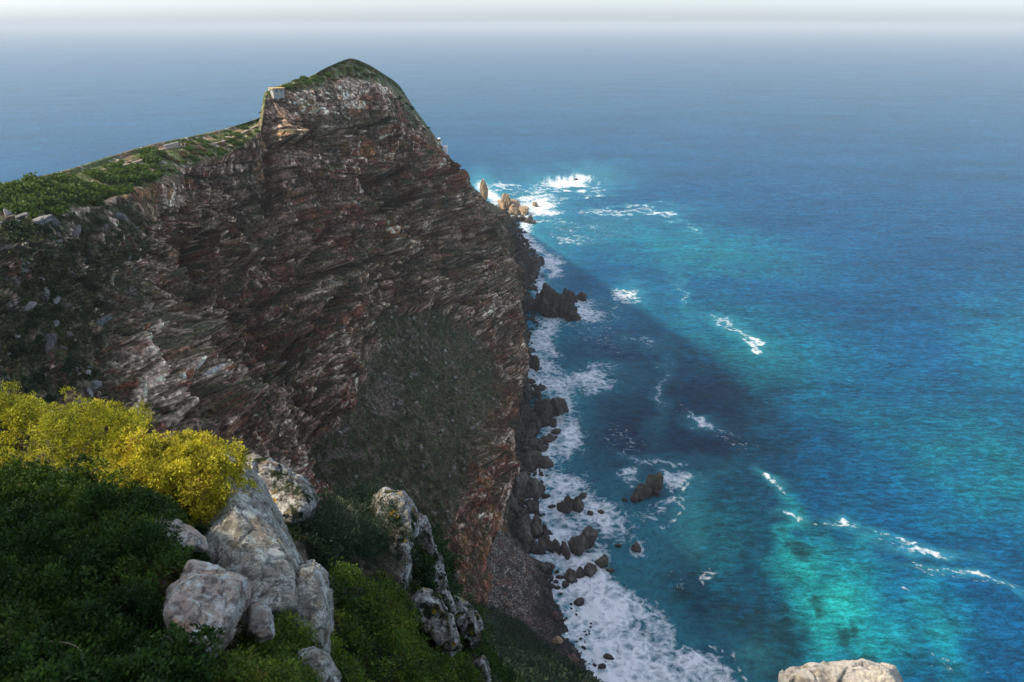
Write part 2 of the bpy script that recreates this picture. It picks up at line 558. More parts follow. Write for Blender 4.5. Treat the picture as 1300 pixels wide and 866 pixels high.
# relief: buttresses, gullies, bedding ledges, joints and blocks
amp = sstep(-1.0, -.2, RV) * mix(.12, 1, sstep(.7, 2.3, RV)) * mix(1, .3, sstep(6.8, 8.0, RV) * sstep(430, 500, PX)) * sstep(9.0, 8.3, RV)
amp = amp * mix(1, .42, sstep(478, 510, PX) * sstep(3.2, 1.5, RV))
tip = sstep(1040, 800, P[..., 1]) * .75 + .25
bed = P[..., 2] + mix(.19, .06, sstep(290, 430, PY)) * (P[..., 1] - 420) + .05 * P[..., 0] + fbm(P / 70, 2) * 5
bed = bed + sstep(380, 560, PY) * 12 * perlin(P / 80 + 5)
AL = P[..., 1] * .85 + P[..., 0] * .53
steep = sstep(290, 190, wx) * sstep(300, 380, wy)
bed = mix(bed, AL * .9 + P[..., 2] * .28 + fbm(P / 30, 2) * 4, steep)
def layers(s, L, seed):
    i = np.floor(s / L)
    f = s / L - i
    def r(k):
        return _rnd[_perm[(k.astype(np.int32) + seed) & 255], 0]
    return mix(r(i), r(i + 1), sstep(.86, 1.0, f)) - .5, f, r(i)
l1, lf1, lr1 = layers(bed, 13.0, 3)
l2, lf2, lr2 = layers(bed + fbm(P / 25, 2) * .6, 4.6, 40)
l3, lf3, lr3 = layers(bed + fbm(P / 10, 2) * .3, 1.7, 91)
big = fbm(P / 62, 3)
mid = fbm(P / 19 + 8, 3)
HZ = np.stack([P[..., 0] / 30, P[..., 1] / 30, P[..., 2] / 160], -1)
gul = ridged(HZ + 2 + mid[..., None] * .12, 2)
W = P + np.stack([mid, mid * .5, big], -1) * 2
wq = np.stack([W[..., 0] / 7.5, W[..., 1] / 7.5, bed / 6.0], -1)
w1, w2, wid = worley(wq)
vq = np.stack([W[..., 0] / 3.0, W[..., 1] / 3.0, bed / 2.6], -1)
v1, v2, vid = worley(vq + 13)
crack = 1 - sstep(0, .10, w2 - w1)
crack2 = 1 - sstep(0, .12, v2 - v1)
lat = sstep(-.3, .3, fbm(P / 45 + 21, 3))
def blocks(bd, al, L, Wd, seed):
    """jointed beds: per-block random number and distance to the nearest joint"""
    i = np.floor(bd / L).astype(np.int32)
    ri = _rnd[_perm[(i + seed) & 255]]
    q = al / Wd * (.7 + .7 * ri[..., 1]) + ri[..., 2] * 7
    j = np.floor(q).astype(np.int32)
    h = _perm[_perm[(i + seed) & 255] + (j & 255)]
    fb, fa = bd / L - i, q - j
    e = np.minimum(np.minimum(fb, 1 - fb) * L, np.minimum(fa, 1 - fa) * Wd)
    return _rnd[h], e, fb
AL = mix(AL, P[..., 2], steep)
jw = fbm(P / 12 + 3, 3)
jf = fbm(P / 3.5 + 13, 3)
B1, e1, fb1 = blocks(bed + jw * .5, AL + jw * 2.5, 5.2, 6.5, 11)
B0, e0, fb0 = blocks(bed + jw * .9 + mid * 1.5, AL + jw * 4 + mid * 4, 11.5, 17.0, 201)
B2, e2, fb2 = blocks(bed + jw * .3, AL + jf * .35 + jw * 2, 2.1, 2.8, 57)
B3, e3, fb3 = blocks(bed + jw * .15, AL + jf * .3, 1.0, 1.5, 133)
rib = perlin(np.stack([P[..., 0] / 55, P[..., 1] / 55, P[..., 2] / 300], -1) + 31 + mid[..., None] * .05)
colm = sstep(2.9, 2.2, RV) * sstep(300, 340, PX)
k1, k2, kid = worley(np.stack([W[..., 0] / 4.2, W[..., 1] / 4.2, P[..., 2] / 22], -1) + 40)
kcr = 1 - sstep(0, .12, k2 - k1)
rough_ = sstep(-.25, .35, fbm(P / 28 + 63, 3))
lowv = sstep(330, 400, PY) * sstep(520, 470, PX)
rockd = big * 9 + np.clip(gul, -1.2, 1.5) * 5.5 + rib * 15 + mid * 1.6
rockd = rockd + l1 * mix(1.5, 4.5, lat) * mix(1, .55, lowv) + l2 * mix(.2, .7, 1 - lat * .6)
rockd = rockd + (B1[..., 0] - .5) * mix(.7, 2.2, rough_) + (B2[..., 0] - .5) * mix(.2, .6, rough_) + (B3[..., 0] - .5) * .1
rockd = rockd + (B0[..., 0] - .5) * 4.5 - (1 - sstep(0, 1.2, e0)) * 1.6
rockd = rockd - (1 - sstep(0, .6, e1)) * 1.4 - (1 - sstep(0, .3, e2)) * .35
lowv = sstep(330, 400, PY) * sstep(520, 470, PX)
upr = np.maximum.reduce([colm, lowv * .95, np.full_like(colm, .75)])
m1, m2, mid_ = worley(np.stack([W[..., 0] / 2.2, W[..., 1] / 2.2, P[..., 2] / 9], -1) + 70)
mcr = 1 - sstep(0, .14, m2 - m1)
rockd = rockd + upr * ((kid - .5) * 3.6 - kcr * 1.8) + lowv * ((mid_ - .5) * 1.6 - mcr * .7)
rockd = rockd + (wid - .5) * 1.2 * (1 - crack) + fbm(P / 2.5, 3) * .35
def signed(X, Y, line):
    d, sg = np.full(X.shape, 1e9), np.zeros(X.shape)
    for (x0, y0), (x1, y1) in zip(line[:-1], line[1:]):
        ex, ey = x1 - x0, y1 - y0
        t = np.clip(((X - x0) * ex + (Y - y0) * ey) / (ex * ex + ey * ey), 0, 1)
        dd = np.hypot(X - x0 - t * ex, Y - y0 - t * ey)
        c = ey * (X - x0) - ex * (Y - y0)
        sg = np.where(dd < d, np.sign(c), sg)
        d = np.minimum(d, dd)
    return d * sg
ox, oy = PX + jw * 7 + mid * 6, PY + fbm(P / 12 + 47, 3) * 7
OVER = [[(452, 230), (480, 219), (512, 212), (534, 224)], [(446, 274), (480, 263), (502, 250), (522, 264), (552, 283), (578, 300)], [(398, 346), (440, 331), (470, 318), (502, 322)],
        [(505, 346), (530, 333), (562, 336), (602, 328)], [(322, 492), (370, 432), (410, 386), (442, 350)], [(388, 562), (418, 502), (450, 442), (476, 394), (560, 388), (612, 374)],
        [(160, 470), (196, 405), (222, 350), (242, 300)], [(352, 184), (400, 168), (440, 162), (482, 152)], [(252, 302), (300, 262), (338, 236)], [(298, 332), (340, 312), (362, 318)],
        [(215, 520), (262, 450), (300, 400), (360, 368)], [(255, 560), (300, 500), (345, 450)]]
over = np.zeros_like(PX)
ledgev = np.zeros_like(PX)
for ln, st in zip(OVER, [1, 1.1, 1.1, 1.2, .9, 1.1, 1.6, .8, .7, .8, .9, .8]):
    sd0 = signed(ox, oy, ln)
    vis = sstep(-.35, .1, fbm(P / 24 + st * 9, 3) + .15)
    rockd = rockd + st * vis * (4.5 * np.exp(-((sd0 - 6) / 6) ** 2) * (sd0 > -2) - 11.0 * np.exp(-((sd0 + 3.5) / 4.5) ** 2))
    ledgev = np.maximum(ledgev, vis * np.exp(-((sd0 - 9) / 5) ** 2))
    over = np.maximum(over, vis * np.exp(-((sd0 + 4) / 5) ** 2))
GUL = [([(334, 160), (343, 200), (347, 250), (352, 300)], 6, 6), ([(245, 285), (222, 345), (192, 415), (172, 480), (190, 560)], 9, 9), ([(452, 236), (462, 282), (472, 322)], 4, 5),
       ([(402, 296), (386, 350), (362, 420), (340, 480)], 6, 6), ([(300, 245), (286, 330), (268, 400)], 7, 6), ([(534, 268), (522, 338), (506, 390)], 5, 5), ([(408, 110), (410, 165)], 3, 3.5), ([(392, 115), (390, 160)], 2.5, 3),
       ([(458, 104), (462, 150), (480, 190)], 3, 3), ([(420, 380), (405, 450), (380, 540)], 6, 6), ([(90, 300), (110, 400), (150, 480)], 7, 6)]
for ln, wg, dg_ in GUL:
    gd = polydist(ox + jf * 1.5, oy, ln)
    rockd = rockd - 1.7 * dg_ * np.exp(-(gd / (1.2 * wg)) ** 2) + dg_ * .6 * np.exp(-((gd - 2.2 * wg) / (wg * 1.1)) ** 2)
AR = [(474, 100), (496, 160), (528, 212), (558, 262), (586, 308), (608, 352)]
sa = signed(ox, oy, AR)
rockd = rockd + 6.0 * np.exp(-(sa / 14) ** 2) * sstep(1.2, 2.4, RV)
# the dark cleft and the caves of the photograph
for x, y, rx, ry, a, dd in [(205, 345, 10, 50, 28, -11), (185, 400, 10, 30, 10, -8), (468, 318, 20, 5, -6, -7), (550, 250, 16, 7, 35, -6), (520, 330, 22, 7, -15, -7),
                            (345, 313, 9, 4, -20, -5), (575, 345, 24, 10, -5, -6), (330, 215, 9, 60, 5, -5), (265, 320, 12, 30, 20, -4), (430, 372, 26, 5, -40, -5)]:
    rockd = rockd + dd * blob(PX + mid * 6, PY + big * 6, x, y, rx, ry, a)
softd = big * 4 + mid * 2.0 + 2.2 * fbm(np.stack([(PX * .86 - PY * .5) / 10, (PX * .5 + PY * .86) / 70, 0 * PX], -1) + 9, 3) + fbm(P / 3.2 + 4, 4) * .9 + np.maximum(vid - .8, 0) * 6 * (1 - crack2)
crestd = mid * 1.0 + fbm(P / 3.2 + 4, 4) * .6
d = mix(rockd, softd, np.clip(soft, 0, 1))
d = mix(d, rockd * .6 + softd * .4, lefts * .55)
d = mix(d, crestd, crest)
amp = amp * mix(1, .35, blob(PX, RV * 30, 332, 55, 14, 45))
d = d * amp * tip
PD = P + N * d[..., None].astype(np.float32)
# bedding planes weather back more at the sides: lift ledges outward only, keep the foot under the beach
N2 = gridnormals(PD)
if N2[nr // 2, nc // 2, 0] < 0:
    N2 = -N2
nz = N2[..., 2]
veg = np.maximum(veg * sstep(.0, .35, nz), 0)
ledge = sstep(.50, .78, nz + fbm(P / 4 + 77, 3) * .25) * sstep(.9, 1.3, RV)

# albedo
f32 = np.float32
fine = fbm(P / 2.2 + 60, 4)
vstk = fbm(P * np.array([1 / 2.0, 1 / 2.0, 1 / 16]) + 7, 4)
hstk = fbm(np.stack([P[..., 0] / 26, P[..., 1] / 26, bed / 1.8], -1), 3)
red = np.array([.110, .042, .026], f32)
grey = np.array([.150, .117, .094], f32)
pale = np.array([.42, .375, .32], f32)
dark = np.array([.026, .020, .017], f32)
blk = (B0[..., 1] - .5) * .7 + (B1[..., 1] - .5) * .8 + (B2[..., 1] - .5) * .8 + (B3[..., 1] - .5) * .35
C = np.broadcast_to(grey, P.shape).astype(f32)
rm = lr1 * .5 + lr2 * .3 + .08 + big * .35 + mid * .3 + (B1[..., 2] - .5) * .35 + (B0[..., 2] - .5) * .5
for x, y, rx, ry, a, s in [(490, 200, 60, 26, -6, .4), (515, 235, 50, 16, -10, .4), (420, 330, 60, 22, -25, .15), (300, 440, 50, 30, -30, .25), (400, 520, 30, 40, 20, .3),
                           (610, 680, 30, 120, 0, .9), (640, 530, 22, 60, 0, .4), (270, 330, 60, 50, 0, .1), (235, 470, 30, 40, 0, .15), (400, 130, 80, 22, -14, -.5), (560, 210, 30, 60, -35, -.4)]:
    rm = rm + s * blob(wx, wy, x, y, rx, ry, a)
rm = sstep(.42, .66, rm)
C = mixc(C, red, rm * .88)
C = mixc(C, (.19, .105, .04), sstep(.28, .5, fbm(P / 12 + 15, 4) + blk * .1) * .5)                # ochre stain
dk = fbm(P / 10 + 44, 4) + blk * .45 - vstk * .3
C = mixc(C, dark, sstep(-.05, .45, dk) * .75)
pv = fbm(P / 34 + 5, 3) * .9
for x, y, rx, ry, a, s in [(430, 125, 70, 20, -12, .35), (432, 185, 18, 30, 0, .5), (648, 440, 15, 75, 0, .8), (160, 500, 40, 60, 20, .4), (410, 480, 50, 30, -40, .4), (455, 345, 60, 20, -15, .35),
                           (500, 290, 40, 20, 20, .4), (120, 370, 30, 30, 0, .4), (300, 300, 40, 40, 0, .2), (595, 330, 20, 26, 0, .35), (345, 420, 20, 30, 30, .3), (612, 690, 20, 100, 0, -.3)]:
    pv = pv + s * blob(wx, wy, x, y, rx, ry, a)
pm = sstep(.18, .42, vstk * .45 + hstk * .12 + (B2[..., 2] - .5) * .65 + (B1[..., 3] - .5) * .4 + fine * .35 + pv * .45)
C = mixc(C, pale, pm * .72)
C = C * np.clip(1 + blk * mix(.55, .3, lowv) + (kid - .5) * upr * .7 + (mid_ - .5) * lowv * .7 + fine * .5, .3, 2.2)[..., None]
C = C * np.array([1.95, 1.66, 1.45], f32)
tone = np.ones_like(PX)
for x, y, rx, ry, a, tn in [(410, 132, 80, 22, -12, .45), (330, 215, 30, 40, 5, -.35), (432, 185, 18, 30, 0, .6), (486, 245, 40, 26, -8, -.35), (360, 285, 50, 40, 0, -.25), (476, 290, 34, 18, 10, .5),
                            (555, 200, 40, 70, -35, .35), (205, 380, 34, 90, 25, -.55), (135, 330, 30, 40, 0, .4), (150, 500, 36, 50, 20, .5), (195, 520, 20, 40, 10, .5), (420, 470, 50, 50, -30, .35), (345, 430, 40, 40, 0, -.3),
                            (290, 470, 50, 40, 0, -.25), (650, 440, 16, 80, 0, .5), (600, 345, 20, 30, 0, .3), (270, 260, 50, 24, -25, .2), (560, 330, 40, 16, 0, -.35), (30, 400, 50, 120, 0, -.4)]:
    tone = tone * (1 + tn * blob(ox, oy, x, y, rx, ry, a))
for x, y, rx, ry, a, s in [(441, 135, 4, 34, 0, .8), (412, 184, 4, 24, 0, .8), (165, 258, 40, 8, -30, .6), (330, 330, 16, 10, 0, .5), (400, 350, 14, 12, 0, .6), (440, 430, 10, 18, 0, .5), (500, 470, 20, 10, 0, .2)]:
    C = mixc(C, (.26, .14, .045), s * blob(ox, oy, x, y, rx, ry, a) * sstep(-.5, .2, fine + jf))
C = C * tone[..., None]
edge = np.maximum.reduce([(1 - sstep(.1, .7, e0)) * .6, (1 - sstep(.05, .4, e1)) * .7, (1 - sstep(.03, .25, e2)) * .25, kcr * upr * .6, mcr * lowv * .45])
C = mixc(C, (.014, .012, .011), edge * sstep(-.3, .25, fine + jf))
# the foot is black with spray
foot = sstep(13, 3, P[..., 2] + mid * 5) * sstep(262, 290, P[..., 1])
C = mixc(C, (.026, .024, .022), foot * .9)
# scrub and soil
g1 = fbm(P / 5 + 90, 4)
grn = mixc(np.broadcast_to(np.array([.048, .064, .024], f32), P.shape), (.085, .076, .046), sstep(-.05, .35, g1 + fine * .3))
grn = mixc(grn, (.022, .034, .016), sstep(.0, .4, fbm(P / 3 + 12, 3)))
dsl = fbm(np.stack([(wx * .86 - wy * .5) / 7, (wx * .5 + wy * .86) / 55, 0 * wx], -1), 4)
fl = mixc(np.broadcast_to(np.array([.085, .088, .036], f32), P.shape), (.030, .070, .024), sstep(-.12, .22, g1 + fine * .35))
fl = mixc(fl, (.21, .19, .155), sstep(.25, .5, blk + fine * .5 - .05) * .55)
grn = mixc(grn, fl, flank)
grn = mixc(grn, (.105, .078, .055), bowl * sstep(.05, .4, dsl + g1 * .4) * .85)
grn = mixc(grn, (.014, .026, .011), bowl * sstep(.1, .4, fbm(P / 2.6 + 33, 3)) * .8)
brn = np.array([.125, .095, .075], f32)
bare = np.zeros_like(PX)
for x, y, rx, ry, a, s in [(480, 505, 40, 40, 40, .7), (430, 570, 60, 30, 0, .5), (520, 430, 60, 20, 20, .4), (590, 640, 20, 60, 10, .5)]:
    bare = np.maximum(bare, s * blob(wx, wy, x, y, rx, ry, a))
grn = mixc(grn, brn, np.clip(sstep(.25, .6, bare + g1 * .3), 0, 1))
dots = sstep(.90, .94, vid) * (1 - sstep(.25, .5, v1))
grn = mixc(grn, (.28, .26, .24), np.clip(dots, 0, 1) * .7)
C = mixc(C, grn, np.clip(np.maximum.reduce([bowl * .95, veg, ledge * .8, flank * sstep(-.35, .1, g1 + blk * .3) * .9, lefts * sstep(-.3, .15, g1 - blk * .35 + .12) * .95, ledgev * sstep(-.15, .2, g1 + fine * .3) * .9, blob(ox, oy, 420, 178, 70, 8, -12) * .9 * sstep(-.2, .2, g1)]), 0, 1))
# sunlit crest: scrub, ochre soil and pale rock
ct = mixc(np.broadcast_to(np.array([.075, .095, .028], f32), P.shape), (.20, .14, .08), sstep(.15, .5, g1 + fbm(P / 8 + 66, 3) * .6))
ct = mixc(ct, (.40, .33, .26), sstep(.42, .55, fbm(P / 3.5 + 71, 4)) * .9)
C = mixc(C, ct, crest)
C = np.clip(C, .008, .8)

V = PD.reshape(-1, 3)
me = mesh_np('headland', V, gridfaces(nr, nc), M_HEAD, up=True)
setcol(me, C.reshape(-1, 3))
HEAD = link('headland_terrain', me, kind='structure', label='steep layered red and grey cliff headland above the surf')
HFLAT = PD
def headpt(px, py, rmin=-.1, rmax=9):
    """surface point of the headland at a place on its own map (and its normal)"""
    dd = (PX - px) ** 2 + (PY - py) ** 2 + np.where((RV < rmin) | (RV > rmax), 1e6, 0)
    k = np.unravel_index(np.argmin(dd), dd.shape)
    return PD[k], N2[k], k
# ------------------------------------------------------------------ the sea: one sheet to the horizon
th = np.concatenate([np.radians(np.linspace(-180, -46, 60, endpoint=False)), np.radians(np.linspace(-46, -9, 240, endpoint=False)),
                     np.radians(np.linspace(-9, 40, 820, endpoint=False)), np.radians(np.linspace(40, 180, 61))])
rr = np.concatenate([np.geomspace(60, 225, 12, endpoint=False), np.geomspace(225, 1300, 800, endpoint=False), np.geomspace(1300, 60000, 90)])
R_, T_ = np.meshgrid(rr, th, indexing='ij')
S = np.stack([R_ * np.sin(T_), R_ * np.cos(T_), np.zeros_like(R_)], -1)
sx, sy = proj(S)
front = (S[..., 1] > 150) & (sx > -400) & (sx < 1700)
COAST = [(610, 236), (640, 262), (668, 280), (664, 300), (684, 322), (680, 355), (705, 400), (680, 440), (668, 480), (715, 492), (712, 520), (700, 560), (690, 585), (680, 630), (690, 690), (700, 760), (740, 830), (780, 880), (830, 940)]
dc = polydist(sx, sy, COAST)
n1 = fbm(S / 26, 4)
n2 = fbm(S / 7 + 9, 4)
n3 = fbm(S / 70 + 4, 3)
ux, uy = sx + n1 * 14 + n2 * 5, sy + fbm(S / 26 + 40, 4) * 11 + n2 * 3
foam = np.zeros_like(sx)
BLOBS = [(722, 232, 46, 9, -4, 1.1), (755, 247, 16, 3.5, 0, .8), (685, 262, 28, 20, 10, 1.15), (640, 238, 22, 5, 10, .8), (790, 269, 60, 4, -2, .75), (836, 271, 20, 4, 14, .9),
         (880, 293, 9, 2.5, 0, .8), (722, 303, 30, 6, 5, .65), (735, 288, 60, 8, 0, .5), (790, 376, 20, 9, -8, .95), (700, 338, 24, 16, 40, .95), (735, 398, 50, 16, 0, .95),
         (815, 433, 30, 5, 0, .6), (690, 430, 22, 30, 0, 1.0), (745, 480, 46, 14, 3, 1.05), (690, 466, 22, 18, 0, 1), (840, 495, 9, 40, 8, .6), (865, 372, 6, 20, -20, .5),
         (935, 420, 40, 4, 26, .75), (960, 436, 12, 3.5, 20, .9), (893, 537, 18, 5, 16, 1.0), (830, 586, 50, 6, 4, .75), (858, 611, 20, 12, -4, .85), (850, 640, 26, 10, -25, .8),
         (722, 555, 20, 36, 5, 1.0), (795, 607, 22, 9, 0, .9), (715, 615, 40, 28, 20, 1.0), (760, 655, 60, 30, 20, .95), (705, 640, 26, 34, 0, 1.0), (830, 650, 26, 14, 0, .6),
         (981, 612, 16, 4, 45, .95), (1000, 655, 14, 3, 8, .9), (1071, 667, 16, 3, 12, .9), (1175, 701, 34, 2.6, 13, .85), (1150, 690, 60, 2.5, 13, .6), (1240, 735, 70, 2.6, 12, .75), (1180, 728, 30, 2.4, 20, .65),
         (1148, 748, 9, 2.5, 5, .8), (1185, 833, 50, 5, 18, .5), (880, 290, 10, 3, 0, .5), (930, 560, 40, 5, 25, .5), (905, 735, 20, 10, -20, .6), (865, 735, 20, 6, 30, .5), (812, 696, 16, 10, 0, .8), (1220, 850, 60, 5, 10, .5),
         (960, 690, 10, 3, 0, .3), (770, 300, 60, 20, 0, .35), (760, 430, 60, 30, 20, .45), (790, 560, 50, 40, 30, .42)]
for x, y, rx, ry, a, s in BLOBS:
    foam = np.maximum(foam, (s + .13) * blob(ux, uy, x, y, rx * 1.12, ry * 1.15, a))
LINES = [([(783, 606), (800, 592), (830, 585), (872, 590)], 3.0, .95), ([(842, 603), (862, 599), (877, 610), (870, 623), (843, 624)], 4.0, 1.0), ([(822, 642), (850, 631), (869, 645), (858, 661), (842, 670)], 3.5, .95),
         ([(900, 398), (922, 410), (942, 424), (970, 439)], 2.6, .8), ([(848, 455), (836, 490), (842, 515), (868, 525)], 4, .62), ([(862, 512), (888, 533), (912, 546), (940, 556)], 2.6, .8),
         ([(1115, 684), (1160, 697), (1206, 710)], 2.2, .85), ([(1158, 714), (1200, 730), (1245, 738), (1310, 746)], 2.2, .85), ([(966, 602), (984, 614), (997, 626)], 3, .9), ([(735, 270), (790, 268), (820, 264), (850, 276)], 2.4, .95),
         ([(842, 745), (870, 738), (900, 722)], 4, .62), ([(900, 820), (932, 832), (948, 866)], 5, .9), ([(850, 700), (835, 730), (848, 770)], 4, .5), ([(700, 300), (740, 306), (775, 300)], 3, .7), ([(760, 640), (790, 655), (800, 690)], 5, .7), ([(1030, 665), (1060, 664), (1085, 669)], 2, .8)]
for ln, wd_, st_ in LINES:
    foam = np.maximum(foam, (st_ * .72 + .06) * np.exp(-(polydist(sx + n1 * 5 + n2 * 3, sy + n2 * 2, ln) / wd_) ** 2))
BIG = [(660, 640), (720, 640), (770, 690), (786, 735), (828, 757), (850, 790), (862, 822), (905, 820), (936, 846), (950, 960), (760, 960), (735, 830), (690, 760)]
foam = np.maximum(foam, softpoly(ux, uy, BIG, 16) * (1.02 + n1 * .35))
wid_c = np.interp(sy, [230, 300, 400, 600, 760, 900], [10, 14, 20, 26, 28, 30])
foam = np.maximum(foam, 1.05 * np.exp(-(dc / wid_c) ** 2) * sstep(-.9, .1, n1 + .25))
white = sstep(.36, .5, fbm(S * np.array([1 / 60, 1 / 22, 1]) + 3, 4)) * sstep(1500, 500, R_) * .25
foam = np.maximum(foam, white * sstep(.1, .4, n3))
foam = np.where(front, foam, 0)
aer = np.clip(np.exp(-(dc / (wid_c * 1.9)) ** 2) * .9, 0, 1)
for x, y, rx, ry, a, s in BLOBS[:36]:
    aer = np.maximum(aer, s * .7 * blob(ux, uy, x, y, rx * 1.5, ry * 2.0, a))
aer = np.maximum(aer, softpoly(ux, uy, [(680, 600), (780, 600), (880, 640), (870, 700), (840, 740), (880, 800), (960, 830), (980, 960), (700, 960)], 40) * .55)
aer = np.where(front, np.clip(aer, 0, 1), 0)
# water colour by depth and bottom: deep blue, green over sand, black over kelp; navy by the cliff is painted shade
W0 = np.broadcast_to(np.array([.001, .060, .145], np.float32), S.shape).astype(np.float32)
far = sstep(700, 3000, R_)
W0 = mixc(W0, (.010, .072, .140), far)
W0 = mixc(W0, (.001, .023, .048), np.where(front, sstep(1130, 930, sx - (sy - 560) * .05 + n1 * 60) * sstep(360, 520, sy + n1 * 30), 0) * .9)  # navy painted in and beside the cliff's shadow, blending its edge
teal = np.zeros_like(sx)
vx, vy = sx + n1 * 26, sy + fbm(S / 26 + 80, 4) * 18
for x, y, rx, ry, a, s in [(1060, 775, 55, 62, 20, 1.0), (1020, 720, 34, 40, 0, .85), (1005, 672, 18, 30, 10, .5), (1110, 810, 60, 40, 0, .6), (1190, 800, 36, 60, -20, .5), (1100, 690, 18, 40, -30, .3),
                           (1260, 590, 130, 70, 20, .34), (890, 318, 130, 30, 8, .34), (960, 440, 130, 50, 15, .25), (1130, 540, 120, 30, 20, .2), (900, 690, 70, 60, 0, .12), (1270, 440, 60, 70, 0, .2), (860, 760, 50, 60, 0, .16)]:
    teal = np.maximum(teal, s * blob(vx, vy, x, y, rx, ry, a))
teal = np.where(front, teal * (1 + n1 * .35 + n2 * .15), 0)
W0 = mixc(W0, (.008, .235, .235), np.clip(teal, 0, 1))
kelp = np.zeros_like(sx)
for x, y, rx, ry in [(884, 724, 11, 7), (868, 695, 16, 12), (1040, 775, 10, 14), (1076, 812, 8, 16), (975, 800, 30, 34), (930, 770, 12, 10), (855, 700, 12, 8), (990, 845, 26, 22), (915, 765, 7, 7), (1015, 690, 16, 12), (955, 830, 28, 20), (1110, 835, 14, 8), (865, 745, 18, 10)]:
    kelp = np.maximum(kelp, blob(vx + n2 * 9, vy + n2 * 7, x, y, rx * 1.2, ry * 1.2))
kelp = np.where(front, kelp, 0)
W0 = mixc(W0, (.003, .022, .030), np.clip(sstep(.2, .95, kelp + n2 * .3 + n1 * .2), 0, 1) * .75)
# low waves near the shore
S[..., 2] = np.where(front & (R_ < 1300), (n2 * .25 + n1 * .5) * (1 + foam * .8), 0)
S[..., 2] -= 0.0
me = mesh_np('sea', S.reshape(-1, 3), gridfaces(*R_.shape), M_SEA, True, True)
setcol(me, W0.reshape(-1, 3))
setval(me, foam, 'foam')
setval(me, aer, 'aer')
setval(me, aer * 0, 'calm')
link('sea', me, kind='structure', label='blue and turquoise sea with white surf along the shore')
# ------------------------------------------------------------------ rocks on the shore and in the surf
def ico(sub):
    bm = bmesh.new()
    bmesh.ops.create_icosphere(bm, subdivisions=sub, radius=1)
    bm.verts.ensure_lookup_table()
    V = np.array([v.co[:] for v in bm.verts], np.float32)
    Fc = np.array([[v.index for v in f.verts] for f in bm.faces], np.int32)
    bm.free()
    return V, Fc
ICO = {s: ico(s) for s in (2, 3, 4, 5)}

def rock_lobe(seed, dims, sub=4, planes=16, rough=.05, rz=0.0, tilt=(0, 0), flat=None):
    r = np.random.default_rng(seed)
    V, Fc = ICO[sub]
    V = V.copy()
    n = r.normal(size=(planes, 3))
    n /= np.linalg.norm(n, axis=1)[:, None]
    off = r.uniform(.52, .9, planes)
    for k in range(planes):
        d = V @ n[k]
        m = d > off[k]
        V[m] *= (off[k] / d[m])[:, None]
    dims = np.asarray(dims, float)
    N = V / np.linalg.norm(V, axis=1)[:, None]
    k = 2.2
    h = fbm(V * k + seed * 3.7, 4) * rough * 1.6
    a, b, c = worley(V * 2.4 + seed * 1.9)
    h = h + (c - .5) * rough * 1.6 - (1 - sstep(0, .13, b - a)) * rough * 1.3
    V = V + N * h[:, None]
    V = V * dims
    if tilt != (0, 0) or rz:
        M = np.array((Matrix.Rotation(rz, 3, 'Z') @ Matrix.Rotation(tilt[0], 3, 'X') @ Matrix.Rotation(tilt[1], 3, 'Y')))
        V = V @ M.T
    return V, Fc

def join(parts):
    Vs, Fs, o = [], [], 0
    for V, Fc in parts:
        Vs.append(V)
        Fs.append(Fc + o)
        o += len(V)
    return np.concatenate(Vs), np.concatenate(Fs)

def size_m(px, py, z=0.0):
    p = pix_z(px, py, z)
    return float(np.linalg.norm(p - np.array([0, 0, CAMZ]))) / F

def sea_rock(name, label, cat, box, lobes=1, seed=0, mat=None, group=None, z0=0.0, flat=1.0, deep=.8, ang=0.0, sub=4, rough=.06, extra=()):
    """a rock whose outline fills box (px0, py0, px1, py1), standing at height z0"""
    x0, y0, x1, y1 = box
    cx = (x0 + x1) / 2
    base = pix_z(cx, y1, z0)
    s = float(np.linalg.norm(base - np.array([0, 0, CAMZ]))) / F
    w, hh = (x1 - x0) * s, (y1 - y0) * s
    ang_v = math.atan2(CAMZ - z0, math.hypot(base[0], base[1]))
    sa_, ca_ = math.sin(ang_v), math.cos(ang_v)
    d = min(.55 * hh / sa_, 1.25 * w)
    h = max((hh - d * sa_) / ca_, .3 * min(w, d)) * flat
    r = np.random.default_rng(seed + 100)
    parts = []
    if lobes == 1:
        V, Fc = rock_lobe(seed, (w * .56, d * .56, h * .78), sub, rough=rough, rz=0)
        parts.append((V + np.array([0, d / 2, h * .26]), Fc))
    else:
        ca, sa = math.cos(math.radians(ang)), math.sin(math.radians(ang))
        for k in range(lobes):
            u = (k + .5) / lobes - .5
            q = r.uniform(.75, 1.15)
            lw = w / lobes * 1.15 * q
            lx = u * w * .95
            ly = d / 2 + (u * math.tan(math.radians(ang)) * w * .9 if ang else r.uniform(-.2, .2) * d)
            lh = min(h * r.uniform(.62, 1.0), lw * 1.25)
            V, Fc = rock_lobe(seed * 7 + k, (lw * .62, d * .5 * r.uniform(.8, 1.1), lh * .8), sub, rough=rough, rz=r.uniform(-.5, .5), tilt=(r.uniform(-.2, .2), r.uniform(-.25, .25)))
            parts.append((V + np.array([lx, ly, lh * .22]), Fc))
    for (ex, ey, ew, eh) in extra:
        V, Fc = rock_lobe(seed * 11 + int(ex), (ew * s * .55, ew * s * .5, eh * s * .8), sub, rough=rough)
        parts.append((V + np.array([(ex - cx) * s, (y1 - ey) * s * .8, eh * s * .25 + max(0, y1 - ey) * s * .25]), Fc))
    V, Fc = join(parts)
    me = mesh_np(name, V, Fc, mat or M_SEAROCK)
    return link(name, me, label=label, cat=cat, group=group, loc=base)

